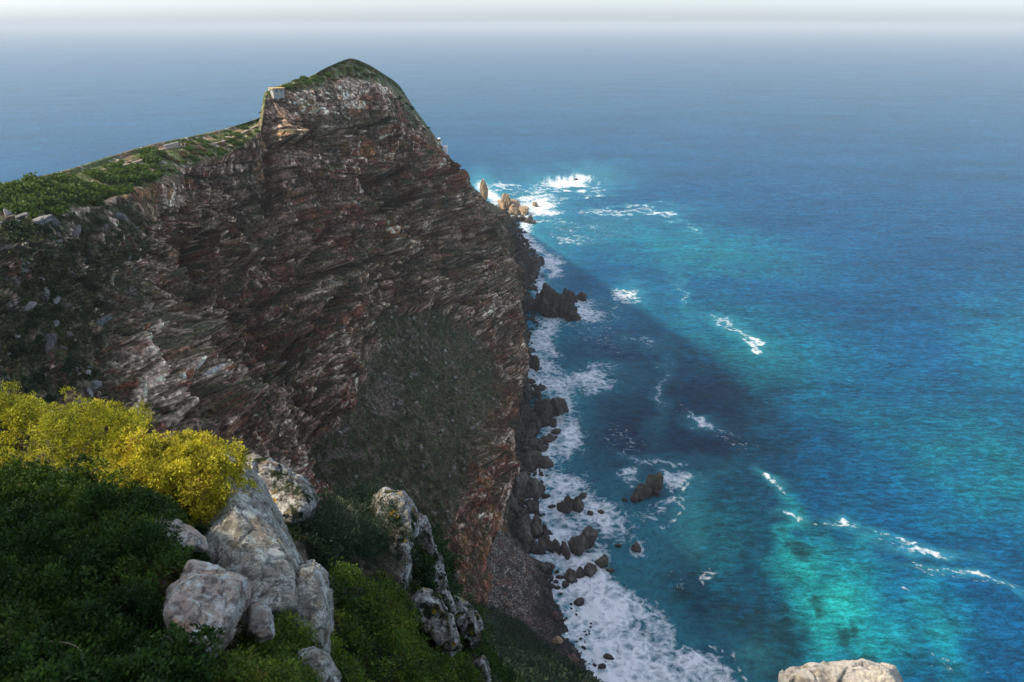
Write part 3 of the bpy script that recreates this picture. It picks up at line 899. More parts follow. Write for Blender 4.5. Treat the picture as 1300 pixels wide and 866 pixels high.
R = sea_rock
R('rock_pillar', 'slender pale rock pillar standing on the far end of the headland', 'rock', (609, 224, 619, 249), 1, 31, M_TANROCK, z0=16, deep=.9, extra=[(614, 232, 7, 12)])
R('sea_stack', 'sunlit tan rock with a dark hollow at the tip of the headland', 'rock', (631, 243, 656, 270), 2, 32, M_TANROCK, extra=[(642, 250, 12, 16)])
R('sea_stack', 'low sunlit tan dome of rock nearest the far white surf', 'rock', (649, 256, 671, 275), 2, 33, M_TANROCK)
R('sea_rock', 'small tan rock alone in the far surf', 'rock', (675, 254, 683, 263), 1, 34, M_TANROCK)
R('sea_rock', 'tiny dark rock breaking the farthest patch of foam', 'rock', (728, 225, 735, 229), 1, 35)
R('reef_ledge', 'low black ledge at the foot of the tan rocks', 'rock', (640, 270, 676, 284), 4, 36, flat=.8)
R('sea_rock', 'thin black rock off the end of the low ledge', 'rock', (669, 279, 681, 284), 2, 37)
R('sea_rock', 'small black rock close below the far point', 'rock', (650, 287, 662, 295), 1, 38)
R('sea_rock', 'big black headland block with a steep rounded face', 'rock', (646, 308, 686, 360), 2, 39, deep=.7)
R('sea_rock', 'black split rock hanging off the big headland block', 'rock', (674, 319, 692, 338), 2, 40)
R('sea_stack', 'large craggy brown sea stack with a knob on top', 'rock', (680, 350, 731, 409), 3, 41, M_SEAROCK, deep=.75, sub=5, rough=.09, extra=[(701, 362, 15, 30), (696, 380, 30, 44), (720, 384, 20, 34)])
R('sea_rock', 'grey brown lobe on the seaward side of the craggy stack', 'rock', (724, 361, 745, 384), 2, 42)
R('sea_rock', 'black ridge of rock joining the craggy stack to the cliff', 'rock', (658, 360, 688, 398), 3, 43)
R('sea_rock', 'two small black rocks just below the craggy stack', 'rock', (716, 398, 738, 408), 2, 44)
R('shore_outcrop', 'black outcrop at the cliff foot below the white streaked rock', 'rock', (642, 402, 683, 472), 4, 45, deep=.6, rough=.09)
for k, (b, lab) in enumerate([((652, 456, 669, 474), 'olive topped boulder at the waterline under the black outcrop'), ((673, 459, 685, 469), 'single dark boulder in foam just off the olive topped boulder'),
        ((663, 478, 680, 488), 'flat oval black boulder in foam above the long promontory'), ((653, 486, 670, 503), 'black boulder wedged against the cliff above the promontory'), ((676, 488, 694, 497), 'thin black slab in foam beside the promontory top')]):
    R('boulder', lab, 'rock', b, 1, 50 + k)
R('shore_promontory', 'long slanting brown promontory reaching out into the surf', 'rock', (656, 500, 704, 550), 3, 60, M_SEAROCK, deep=.9, ang=18, sub=5, extra=[(694, 512, 34, 26), (710, 503, 28, 22), (718, 497, 14, 14)])
R('shore_rock', 'dark scalloped rock under the seaward edge of the promontory', 'rock', (688, 515, 708, 545), 2, 61)
for k, (b, lab) in enumerate([((700, 542, 714, 552), 'smooth black boulder off the promontory root'), ((684, 549, 708, 564), 'long dark boulder second below the promontory'),
        ((664, 550, 692, 568), 'dark boulder against the cliff below the promontory'), ((674, 562, 700, 574), 'dark wedge boulder pointing to the sea'),
        ((685, 573, 704, 596), 'tall dark boulder at the turn of the shore'), ((660, 566, 690, 596), 'broad dark boulder packed behind the tall one')]):
    R('boulder', lab, 'rock', b, 1 if k != 2 else 2, 66 + k)
R('shore_slab', 'broad dark slab leaning on the red cliff foot', 'rock', (648, 578, 685, 642), 2, 74, M_GREYROCK, deep=.6)
R('shore_slab', 'tall grey rounded slab nearest the water on the rocky shore', 'rock', (660, 622, 689, 682), 2, 75, M_GREYROCK, deep=.55, z0=1, sub=5)
R('shore_slab', 'long grey leaning slab with joints above the cobble beach', 'rock', (636, 640, 674, 708), 3, 76, M_GREYROCK, deep=.5, z0=2, sub=5)
R('shore_slab', 'dark upright slab in the corner between red cliff and shore', 'rock', (626, 578, 656, 652), 2, 77, M_SEAROCK, deep=.5, z0=4)
R('sea_stack', 'stepped brown islet ringed with foam out in the water', 'rock', (804, 603, 838, 638), 4, 80, M_SEAROCK, ang=32, deep=.8, sub=5, extra=[(838, 606, 15, 18), (830, 612, 18, 20), (813, 628, 22, 22)])
R('sea_rock', 'speck of black rock between the islet and the shore', 'rock', (790, 630, 797, 638), 1, 81)
R('sea_rock', 'cluster of rounded black rocks in thin foam', 'rock', (708, 628, 740, 652), 3, 82, extra=[(720, 646, 16, 12), (733, 640, 16, 16), (722, 634, 16, 12)])
R('sea_rock', 'round black rock beside the rounded cluster', 'rock', (734, 623, 745, 634), 1, 83)
R('sea_rock', 'small black rock seaward of the grey slabs', 'rock', (696, 639, 706, 646), 1, 84)
R('sea_rock', 'small dark rock below the rounded cluster', 'rock', (745, 647, 754, 655), 1, 85)
R('sea_rock', 'smallest dark rock right of the rock below the cluster', 'rock', (759, 646, 768, 653), 1, 86)
R('shore_rock', 'black jumble of blocks at the root of the long bar', 'rock', (672, 670, 714, 708), 4, 87, rough=.09)
R('rock_bar', 'brown jointed rock bar pointing out to sea', 'rock', (712, 672, 752, 708), 3, 88, M_SEAROCK, ang=35, deep=.8, extra=[(748, 678, 28, 22), (735, 692, 24, 22)])
R('rock_bar', 'brown ribbed rock bar lying in white surf', 'rock', (718, 708, 757, 740), 3, 89, M_SEAROCK, ang=20, deep=.9)
R('sea_rock', 'upright brown block at the seaward end of the ribbed bar', 'rock', (757, 700, 776, 726), 1, 90, M_SEAROCK, deep=.7)
R('shore_rock', 'dark rock pile at the top edge of the cobble beach', 'rock', (672, 706, 704, 728), 3, 91)
R('boulder', 'reddish boulder on the cobbles under the rock pile', 'rock', (640, 712, 656, 730), 2, 92, M_REDROCK, z0=3)
R('boulder', 'orange brown flat boulder among black stones on the beach', 'rock', (701, 807, 717, 820), 1, 93, M_TANROCK, z0=1)
R('boulder', 'dark red boulder at the waterline of the beach', 'rock', (700, 773, 710, 790), 1, 94, M_REDROCK, z0=.5)
R('boulder', 'dark red boulder low on the beach below the orange one', 'rock', (720, 828, 735, 844), 1, 95, M_REDROCK, z0=1)
R('sea_rock', 'black rock with a foam trail offshore of the rock bars', 'rock', (803, 687, 815, 702), 1, 96)
R('sea_rock', 'small black rock at the edge of the surf near the bars', 'rock', (781, 689, 789, 696), 1, 97)
R('sea_rock', 'grey washed rock beside the upright brown block', 'rock', (770, 719, 782, 729), 1, 98, M_GREYROCK)
R('sea_rock', 'lone black boulder in the middle of the white surf', 'rock', (730, 757, 744, 770), 1, 99)
R('sea_rock', 'pointed black rock low in the white surf', 'rock', (766, 829, 780, 840), 1, 101)
R('sea_rock', 'black rock trailing the pointed one towards the beach', 'rock', (758, 841, 769, 851), 1, 102)
for k, (x, y, a, b) in enumerate([(711, 732, 11, 8), (699, 744, 12, 8), (718, 742, 10, 12), (706, 738, 8, 6), (700, 736, 6, 5), (707, 725, 6, 6), (688, 744, 6, 8), (708, 746, 9, 6), (699, 727, 6, 6)]):
    R('boulder', 'rounded black boulder scattered in foam between bar and beach', 'rock', (x - a / 2, y - b / 2, x + a / 2, y + b / 2), 1, 110 + k, group='boulders in foam between bar and beach', sub=3)
# the black stones along the edge of the beach
WL = [(690, 728), (692, 750), (704, 780), (716, 800), (732, 826), (756, 852), (780, 880)]
srcs = [mesh_np('black_boulder', rock_lobe(200 + k, (1, .85, .75), 3, rough=.07)[0], ICO[3][1], M_SEAROCK) for k in range(6)]
rr_ = np.random.default_rng(12)
for k in range(150):
    t = rr_.random() * (len(WL) - 1)
    i = int(t)
    x = WL[i][0] + (WL[i + 1][0] - WL[i][0]) * (t - i)
    y = WL[i][1] + (WL[i + 1][1] - WL[i][1]) * (t - i)
    off = rr_.normal(-4, 9) if rr_.random() < .8 else rr_.uniform(0, 34)
    x, y = x + off + rr_.normal(0, 2), y + rr_.normal(0, 4) - off * .15
    p = pix_z(x, y, .2)
    sz = float(np.clip(rr_.lognormal(-.15, .55), .35, 3.0))
    if off > 12:
        sz = min(sz, 1.0)
    o = link('black_boulder', srcs[k % 6], label='small black wave-worn stone along the wet edge of the beach', cat='rock', group='black stones at the beach edge', loc=p)
    o.scale = (sz, sz * rr_.uniform(.7, 1.1), sz * rr_.uniform(.7, 1.0))
    o.rotation_euler = (rr_.uniform(-.3, .3), rr_.uniform(-.3, .3), rr_.uniform(0, 6.28))
# dark blocks lining the foot of the far cliff
CF = [(648, 300), (655, 330), (660, 356), (652, 392), (650, 420), (652, 470), (660, 505), (664, 545), (672, 575), (664, 610), (660, 640)]
for k in range(120):
    t = rr_.random() * (len(CF) - 1)
    i = int(t)
    x = CF[i][0] + (CF[i + 1][0] - CF[i][0]) * (t - i) + rr_.normal(6, 5)
    y = CF[i][1] + (CF[i + 1][1] - CF[i][1]) * (t - i)
    p = pix_z(x, y, .8)
    sz = float(np.clip(rr_.lognormal(.9, .5), 1.0, 6.5))
    o = link('black_boulder', srcs[k % 6], label='black fallen block along the wave-washed foot of the cliff', cat='rock', group='fallen blocks at the cliff foot', loc=p)
    o.scale = (sz, sz * rr_.uniform(.7, 1.1), sz * rr_.uniform(.7, 1.2))
    o.rotation_euler = (rr_.uniform(-.4, .4), rr_.uniform(-.4, .4), rr_.uniform(0, 6.28))

# ------------------------------------------------------------------ the cobble beach
BT = [(650, 690), (640, 720), (622, 748), (606, 775), (596, 800), (600, 840), (610, 880), (620, 930)]     # top edge under the cliff
BB = [(694, 716), (696, 734), (700, 756), (708, 782), (724, 812), (746, 846), (784, 888), (836, 938)]     # waterline
nb = 420
tt = np.linspace(0, len(BT) - 1, 460)
T1 = pix_z(np.interp(tt, range(8), [p[0] for p in BT]), np.interp(tt, range(8), [p[1] for p in BT]), 8.5)
T2 = pix_z(np.interp(tt, range(8), [p[0] for p in BB]), np.interp(tt, range(8), [p[1] for p in BB]), 0.0)
u = np.linspace(-.35, 1.5, nb)[:, None, None]
B = T1[None] * (1 - u) + T2[None] * u
B[..., 2] = 8.5 * (1 - u[..., 0]) ** 1.3 if False else np.interp(u[..., 0], [-.35, 0, .5, 1, 1.5], [16, 8.5, 3.2, 0, -4])
wa, wb, wc = worley(B / .6)
wd, we, wf = worley(B / 2.1 + 3)
B[..., 2] += (1 - wa) * .32 * (.4 + wc) + np.maximum(wf - .7, 0) * 2.2 * np.clip(1 - wd, 0, 1) + fbm(B / 9, 3) * .5
bc = mixc(np.broadcast_to(np.array([.10, .080, .064], np.float32), B.shape), (.36, .31, .26), sstep(.72, .95, wc))
bc = mixc(bc, (.05, .042, .038), sstep(.35, .1, wc))
bc = mixc(bc, (.17, .08, .055), sstep(.75, .95, wf) * .7)
bc = bc * (.75 + fbm(B / 4, 4) * .5)[..., None]
bc = mixc(bc, (.018, .017, .017), sstep(.55, .92, u[..., 0] + fbm(B / 5, 3) * .2) * .93)
me = mesh_np('beach', B.reshape(-1, 3), gridfaces(nb, 460), M_BEACH, up=True)
setcol(me, bc.reshape(-1, 3))
link('beach', me, kind='structure', label='brown cobble beach below the red cliff')

# ------------------------------------------------------------------ the wave-cut shelf joining cliff and rocks
ST = [(640, 285), (645, 305), (648, 330), (650, 360), (644, 395), (640, 425), (636, 470), (640, 505), (642, 545), (636, 580), (622, 620), (618, 660), (636, 712)]
SS = [(662, 285), (668, 305), (680, 326), (682, 356), (676, 395), (678, 432), (668, 470), (694, 506), (694, 545), (694, 575), (690, 605), (686, 645), (694, 712)]
tt = np.linspace(0, len(ST) - 1, 700)
kk = range(len(ST))
T1 = pix_z(np.interp(tt, kk, [p[0] for p in ST]), np.interp(tt, kk, [p[1] for p in ST]), 6.0)
T2 = pix_z(np.interp(tt, kk, [p[0] for p in SS]), np.interp(tt, kk, [p[1] for p in SS]), 0.0)
u = np.linspace(-.3, 1.35, 130)[:, None, None]
Q = T1[None] * (1 - u) + T2[None] * u
qz = np.interp(u[..., 0], [-.3, 0, .6, 1, 1.35], [9, 6, 2.6, -.2, -4]) + 0 * Q[..., 2]
flat_ = np.stack([Q[..., 0], Q[..., 1], 0 * qz], -1)
a1, a2, a3 = worley(flat_ / 7 + fbm(flat_ / 9, 2)[..., None] * .3)
b1_, b2_, b3_ = worley(flat_ / 2.6 + 5)
Q[..., 2] = qz + (a3 - .5) * 6.5 - (1 - sstep(0, .22, a2 - a1)) * 2.4 + (b3_ - .5) * 1.6 - (1 - sstep(0, .2, b2_ - b1_)) * .7 + fbm(flat_ / 3, 3) * .8
me = mesh_np('rock_shelf', Q.reshape(-1, 3), gridfaces(130, 700), M_SEAROCK, up=True)
link('rock_shelf', me, kind='structure', label='black wave-cut rock shelf along the cliff foot')
# ------------------------------------------------------------------ the hill under the viewpoint
HC = [
 [(-420,960,3.0),(-420,800,4.4),(-420,680,6.2),(-420,590,8.4),(-420,505,11.5),(-420,560,22),(-380,600,40)],
 [(-150,940,3.2),(-150,800,4.6),(-150,690,6.3),(-150,600,8.2),(-150,520,11),(-150,560,18),(-140,610,28)],
 [(0,930,3.4),(0,800,4.8),(0,690,6.4),(0,605,8.2),(0,524,10.5),(0,560,16),(20,610,25)],
 [(100,930,3.5),(100,800,4.9),(100,695,6.3),(100,610,8),(100,532,10.2),(105,585,15.5),(120,640,24)],
 [(175,930,3.6),(175,800,4.9),(180,710,6.1),(180,645,7.2),(172,574,9.2),(185,630,13.5),(205,690,22)],
 [(265,940,3.7),(265,860,4.5),(258,790,5.9),(258,735,7.4),(250,650,9),(270,665,12.5),(300,715,18)],
 [(345,955,3.9),(345,885,4.6),(345,815,6.2),(352,745,8.4),(362,690,10.2),(395,730,12),(415,810,16)],
 [(415,965,4.8),(415,885,6.2),(425,805,8.2),(430,735,11),(425,668,15),(440,745,20),(460,810,26)],
 [(500,990,6),(500,885,9),(500,805,12),(500,725,15),(492,655,18.5),(510,745,24),(530,825,30)],
 [(565,1010,8),(568,905,11),(568,825,14),(560,745,17.5),(546,690,20),(560,780,26),(580,860,33)],
 [(625,1030,10),(625,935,13),(616,875,16),(607,830,20),(600,795,24),(618,850,32),(640,920,42)],
 [(760,1150,12),(760,1080,15),(740,1020,18),(720,980,22),(700,960,26),(720,980,36),(740,1010,48)],
 [(1010,1080,3.6),(1010,1030,4.2),(1000,1000,4.8),(1000,985,5.4),(1000,1020,7.5),(990,1060,12),(980,1150,18)],
 [(1150,1080,3.6),(1150,1030,4.2),(1150,1000,4.8),(1150,985,5.4),(1150,1030,7.5),(1160,1070,12),(1160,1160,18)],
 [(1500,1100,3.0),(1500,1050,4.2),(1480,1020,5),(1460,1010,6),(1440,1040,8),(1440,1100,12),(1440,1180,18)],
]
HG = np.array(HC, float)
HP = pix(HG[..., 0], HG[..., 1], HG[..., 2])
low = HP[:, -1:] + np.array([0, 14.0, -34.0])
near = HP[:, :1] + np.array([0, -3.0, .9])
HP = np.concatenate([near, HP, low], 1)
qx = np.concatenate([HG[:, :1, 0], HG[..., 0], HG[:, -1:, 0]], 1)
qy = np.concatenate([HG[:, :1, 1] + 300, HG[..., 1], HG[:, -1:, 1] + 300], 1)
hr = np.broadcast_to(np.arange(HP.shape[1], dtype=float)[None], qx.shape)
HCT = np.concatenate([HP, qx[..., None], qy[..., None], hr[..., None]], -1)
HD = catmull(catmull(HCT, 1, [16, 60, 60, 60, 60, 40, 20, 10]), 0, [12, 60, 50, 50, 50, 50, 50, 50, 50, 50, 20, 16, 20, 16])
HD = np.swapaxes(HD, 0, 1)
H3 = HD[..., :3].astype(np.float32)
HX, HY, HR = HD[..., 3], HD[..., 4], HD[..., 5]
HN = gridnormals(H3)
if HN[60, 200, 2] < 0:
    HN = -HN
plant = sstep(630, 600, HX) * sstep(6.2, 5.2, HR)
lump = np.maximum(fbm(H3 / .75 + 3, 3), -.4) * .22 + fbm(H3 / 2.4, 2) * .22
lump = lump * mix(1, 2.0, sstep(400, 450, HX))
H3 = H3 + (HN * (lump * plant + fbm(H3 / 3.5 + 7, 4) * mix(.08, .5, sstep(300, 420, HX)) * (1 - plant))[..., None]).astype(np.float32)
HN = gridnormals(H3)
if HN[60, 200, 2] < 0:
    HN = -HN
hc = mixc(np.broadcast_to(np.array([.030, .030, .016], np.float32), H3.shape), (.07, .055, .04), sstep(0, .4, fbm(H3 / .5, 4)))
hc = mixc(hc, (.16, .14, .12), (1 - plant) * sstep(.0, .3, fbm(H3 / 2, 4)))
me = mesh_np('hillside', H3.reshape(-1, 3), gridfaces(*HX.shape), M_HILL, True, True)
setcol(me, hc.reshape(-1, 3))
HILL = link('hillside_terrain', me, kind='structure', label='steep near hillside under the bushes')

# the viewpoint knoll rising to the left of and behind the camera (unseen; shaped to shade the near bushes)
kx, ky = np.meshgrid(np.linspace(-60, -3.4, 110), np.linspace(-40, 24.0, 110))
kd = np.clip((-kx - 4.0) / 14, 0, 1)
k1_ = 18.6 * sstep(7.0, 5.4, ky + .02 * (-kx - 5)) * sstep(0, 1, kd)
k2_ = 11.8 * sstep(26, 20, ky) * sstep(-14, -21, kx)
kz = 233.2 + np.maximum(k1_, k2_)
kz = kz + fbm(np.stack([kx / 5, ky / 5, kx * 0], -1), 4) * 1.2 * kd - sstep(24, 60, -kx) * 34 - 22 * sstep(5.5, 8, ky) * sstep(-19, -12, kx)
K = np.stack([kx, ky, kz], -1)
kc = mixc(np.broadcast_to(np.array([.05, .06, .025], np.float32), K.shape), (.2, .18, .15), sstep(.1, .4, fbm(K / 3, 4)))
me = mesh_np('knoll', K.reshape(-1, 3), gridfaces(*kx.shape), M_HILL, True, True)
setcol(me, kc.reshape(-1, 3))
link('shade_knoll_terrain', me, kind='structure', label='unseen rocky knoll beside the viewpoint, shaped to shade the near bushes')

# the lower flank of the viewpoint hill, above the beach
LC = [[(400,930,55),(470,880,110),(520,800,168),(540,790,200),(560,800,228),(590,830,246)],
      [(560,860,60),(580,810,140),(604,778,196),(616,800,212),(628,820,232),(650,850,246)],
      [(620,900,60),(640,840,132),(655,800,184),(668,815,206),(678,835,228),(700,865,242)],
      [(700,930,62),(700,872,122),(698,834,168),(706,846,198),(712,856,222),(742,900,236)],
      [(780,970,64),(764,920,115),(748,872,152),(756,880,184),(762,892,214),(796,950,226)],
      [(900,1010,66),(860,960,108),(830,930,138),(836,936,170),(846,950,200),(880,1010,214)],
      [(1100,1100,60),(1060,1040,100),(1020,1010,126),(1020,1015,150),(1030,1030,170),(1060,1090,186)]]
LG = np.array(LC, float)
LP = pix(LG[..., 0], LG[..., 1], LG[..., 2])
LP[:, -1, 2] = np.minimum(LP[:, -1, 2], 4)
LQ = np.concatenate([LP, LG[..., :2]], -1)
LD = np.swapaxes(catmull(catmull(LQ, 1, [40, 60, 40, 30, 20]), 0, [40, 40, 50, 50, 40, 20]), 0, 1)
L3 = LD[..., :3].astype(np.float32)
LN = gridnormals(L3)
if LN[100, 100, 2] < 0:
    LN = -LN
L3 = L3 + LN * (fbm(L3 / 9, 4) * 2.2 + fbm(L3 / 2.5, 3) * .7)[..., None]
lc = mixc(np.broadcast_to(np.array([.012, .024, .010], np.float32), L3.shape), (.028, .032, .016), sstep(.0, .4, fbm(L3 / 4, 4)))
me = mesh_np('lower_slope', L3.reshape(-1, 3), gridfaces(*L3.shape[:2]), M_HILL, True, True)
setcol(me, lc.reshape(-1, 3))
link('lower_slope_terrain', me, kind='structure', label='dark scrub slope dropping to the beach')

# ------------------------------------------------------------------ boulders of the foreground
def hull_rock(name, label, poly, Y, thick, mat, seed, lean=0.0, voxel=.03, amp=.05, fs=1.0, bulge=.72, ridge=None, back=.8, cat='rock'):
    """boulder whose outline is poly (photo measure), Y metres ahead; lean = metres further back per 100 px upward"""
    ym = max(p[1] for p in poly)
    cx = sum(p[0] for p in poly) / len(poly)
    cy = sum(p[1] for p in poly) / len(poly)
    pts = []
    for x, y in poly:
        yy = Y + lean * (ym - y) / 100
        pts.append(pix(x, y, yy + thick * .45))
        pts.append(pix(cx + (x - cx) * bulge, cy + (y - cy) * bulge, yy))
        pts.append(pix(cx + (x - cx) * back, cy + (y - cy) * back, yy + thick))
    for (x, y, dy) in (ridge or []):
        pts.append(pix(x, y, Y + lean * (ym - y) / 100 + dy))
    c = np.mean(np.array(pts), 0)
    bm = bmesh.new()
    for p in pts:
        bm.verts.new(p - c)
    r = bmesh.ops.convex_hull(bm, input=bm.verts)
    bmesh.ops.delete(bm, geom=[g for g in r['geom_interior'] if isinstance(g, bmesh.types.BMVert)] , context='VERTS')
    me = bpy.data.meshes.new('hull')
    bm.to_mesh(me)
    bm.free()
    tmp = bpy.data.objects.new('hull_tmp', me)
    COL.objects.link(tmp)
    m = tmp.modifiers.new('r', 'REMESH')
    m.mode = 'VOXEL'
    m.voxel_size = voxel
    s = tmp.modifiers.new('s', 'SMOOTH')
    s.factor = .6
    s.iterations = 1
    dg = bpy.context.evaluated_depsgraph_get()
    ev = tmp.evaluated_get(dg)
    m2 = bpy.data.meshes.new_from_object(ev)
    bpy.data.objects.remove(tmp)
    n = len(m2.vertices)
    V = np.empty(n * 3, np.float32)
    m2.vertices.foreach_get('co', V)
    V = V.reshape(-1, 3)
    NN = np.empty(n * 3, np.float32)
    m2.vertices.foreach_get('normal', NN)
    NN = NN.reshape(-1, 3)
    q = V / fs + seed * 7.7
    a, b, cc = worley(q * 2.2 + fbm(q * 2, 2)[:, None] * .25)
    a2, b2, c2 = worley(q * 6.0 + 3)
    h = fbm(q * 1.1, 3) * 1.1 + fbm(q * 5, 4) * .35 + (cc - .5) * 1.3 - (1 - sstep(0, .05, b - a)) * .8 + (c2 - .5) * .12 - (1 - sstep(0, .06, b2 - a2)) * .12 + fbm(q * 22, 3) * .14
    V = V + NN * (h * amp)[:, None]
    m2.vertices.foreach_set('co', V.ravel())
    for p in m2.polygons:
        p.use_smooth = True
    m2.materials.clear()
    m2.materials.append(mat)
    m2.update()
    return link(name, m2, label=label, cat=cat, loc=c)

HB = hull_rock
HB('boulder', 'tall grey green lichened boulder with a pointed sunlit top, largest of the foreground rocks', [(284,571),(304,582),(334,606),(352,648),(374,690),(398,745),(392,800),(330,815),(290,770),(235,705),(222,640),(246,604)], 6.0, 1.6, M_BOULDER, 1, lean=.85, voxel=.016, amp=.032, fs=1.1, ridge=[(286,600,.0),(300,660,-.25),(312,730,-.3),(232,655,.7),(262,586,.6)])
HB('boulder', 'pinkish weathered boulder with dark blotches leaning in front of the tall boulder', [(197,782),(212,745),(243,714),(268,724),(300,726),(318,732),(315,768),(294,808),(264,842),(222,834)], 4.35, .8, M_BOULDER_PINK, 2, lean=.5, voxel=.013, amp=.035, fs=.6)
HB('rock_slab', 'flat thin grey slab sticking out of the dark bush', [(166,670),(190,657),(207,655),(240,668),(262,683),(264,700),(230,702),(190,686)], 6.0, .4, M_BOULDER_PINK, 3, lean=.6, voxel=.012, amp=.02, fs=.5)
HB('rock', 'small pale rock wedged between the pinkish and tall boulders', [(316,768),(330,764),(344,772),(347,808),(330,815),(312,806)], 4.9, .3, M_BOULDER_PINK, 4, lean=.3, voxel=.01, amp=.02, fs=.5)
HB('boulder', 'grey rock pillar with a rounded top on the right of the tall boulder', [(366,728),(380,712),(402,710),(414,730),(420,790),(419,838),(372,836),(352,812),(356,765)], 6.0, .8, M_BOULDER, 5, lean=.5, voxel=.014, amp=.04, fs=.7)
HB('rock', 'pale blunt rock at the very bottom edge below the pillar', [(377,825),(400,818),(418,832),(432,872),(440,920),(380,920),(370,860)], 5.0, .5, M_BOULDER, 6, lean=.4, voxel=.014, amp=.03, fs=.6)
HB('boulder', 'mossy white and orange lichened rock behind the tall boulder', [(303,579),(328,575),(352,592),(386,610),(404,634),(396,655),(372,672),(340,662),(312,620)], 11.0, 1.6, M_OUTCROP, 7, lean=1.0, voxel=.03, amp=.10, fs=1.2)
HB('outcrop', 'white topped outcrop behind the heather bush', [(476,630),(488,619),(510,624),(526,645),(530,680),(518,700),(490,690),(470,655)], 14.8, 1.6, M_OUTCROP, 8, lean=.8, voxel=.035, amp=.10, fs=1.2)
HB('outcrop', 'upright grey rock pillar under the white topped outcrop', [(492,692),(505,680),(521,682),(522,722),(516,755),(500,756),(491,728)], 13.8, 1.0, M_OUTCROP, 9, lean=.6, voxel=.03, amp=.07, fs=1.0)
HB('rock', 'squat grey block shaded under the heather bush', [(460,706),(478,702),(484,716),(480,734),(464,732)], 13.8, .7, M_OUTCROP, 10, voxel=.03, amp=.05)
HB('outcrop', 'long narrow pale rock rim curving down beside the dark green gully', [(520,644),(542,656),(556,696),(568,732),(578,776),(560,784),(540,720),(526,690)], 15.6, 1.0, M_OUTCROP, 11, lean=.9, voxel=.035, amp=.10, fs=1.1)
HB('outcrop', 'brown and white split rock at the foot of the green gully', [(524,764),(536,750),(556,754),(576,780),(584,822),(566,834),(546,812),(526,792)], 12.8, 1.0, M_OUTCROP, 12, lean=.6, voxel=.03, amp=.09, fs=1.0)
HB('outcrop', 'pale edge rock farthest right on the near hillside rim', [(562,740),(584,752),(602,778),(614,815),(598,828),(580,800),(566,772)], 16.0, 1.1, M_OUTCROP, 13, lean=.8, voxel=.035, amp=.10, fs=1.1)
HB('rock', 'white rock low on the rim by the bottom edge of the photo', [(604,838),(614,832),(622,852),(626,880),(608,884),(600,860)], 15.0, .8, M_OUTCROP, 14, lean=.4, voxel=.03, amp=.07)
HB('rock', 'small pale triangular stone in the green mat', [(499,782),(505,767),(514,770),(519,782),(510,787)], 12.8, .4, M_OUTCROP, 15, voxel=.02, amp=.03, fs=.6)
HB('rock', 'tiny pale upright stone in the green mat near the bottom', [(514,834),(517,823),(523,822),(526,836)], 11.0, .3, M_LEDGE, 16, voxel=.02, amp=.02, fs=.6)
HB('boulder', 'sunlit pale cream rock top at the bottom right corner of the view', [(960,1075),(989,851),(1012,846),(1034,850),(1052,842),(1074,845),(1096,838),(1112,842),(1134,848),(1146,862),(1180,1075)], 4.4, .8, M_LEDGE, 17, lean=.5, voxel=.013, amp=.035, fs=.55, bulge=.86)
# ------------------------------------------------------------------ foliage
def leaf_cloud(base, nrm, n_leaf, size, spread, col_fn, seed, up=.5, stem=.0, aspect=.45, droop=0.0):
    """leaf tufts: at each base point a small rosette of narrow leaves"""
    r = np.random.default_rng(seed)
    m = len(base)
    B = np.repeat(base, n_leaf, 0)
    Nn = np.repeat(nrm, n_leaf, 0)
    k = m * n_leaf
    dirv = r.normal(size=(k, 3))
    dirv /= np.linalg.norm(dirv, axis=1)[:, None]
    dirv = dirv * 1.0 + Nn * up * 1.6 + np.array([0, 0, .35 - droop])
    dirv /= np.linalg.norm(dirv, axis=1)[:, None]
    side = np.cross(dirv, Nn * 1.3 + r.normal(size=(k, 3)) * .6)
    side /= np.linalg.norm(side, axis=1)[:, None] + 1e-9
    L = size * r.uniform(.6, 1.4, k)[:, None] if np.ndim(size) == 0 else np.repeat(size, n_leaf)[:, None] * r.uniform(.6, 1.4, k)[:, None]
    off = r.normal(size=(k, 3)) * spread + Nn * np.abs(r.normal(size=(k, 1))) * spread
    A = B + off
    w = side * L * aspect * .5
    V = np.stack([A - w * .3, A + dirv * L * .55 - w + 0, A + dirv * L, A + dirv * L * .55 + w], 1).reshape(-1, 3)
    Fc = np.arange(k * 4, dtype=np.int32).reshape(-1, 4)
    c = col_fn(B, k, r)
    C = np.repeat(c, 4, 0)
    return V, Fc, C

def tint(palette, weights, var=.25, scale=.4, seedoff=0.0):
    pal = np.array(palette, np.float32)
    cw = np.cumsum(weights) / np.sum(weights)
    def f(B, k, r):
        n = fbm(B / scale + seedoff, 3) * .55 + .5
        idx = np.searchsorted(cw, np.clip(n * .75 + r.random(k) * .35 - .05, 0, .999))
        c = pal[idx] * (1 + r.normal(size=(k, 1)) * var * .6)
        return np.clip(c, .004, .8)
    return f

hv = H3.reshape(-1, 3)
hn = HN.reshape(-1, 3)
hxf, hyf, hrf = HX.ravel(), HY.ravel(), HR.ravel()
HQ = gridfaces(*HX.shape)

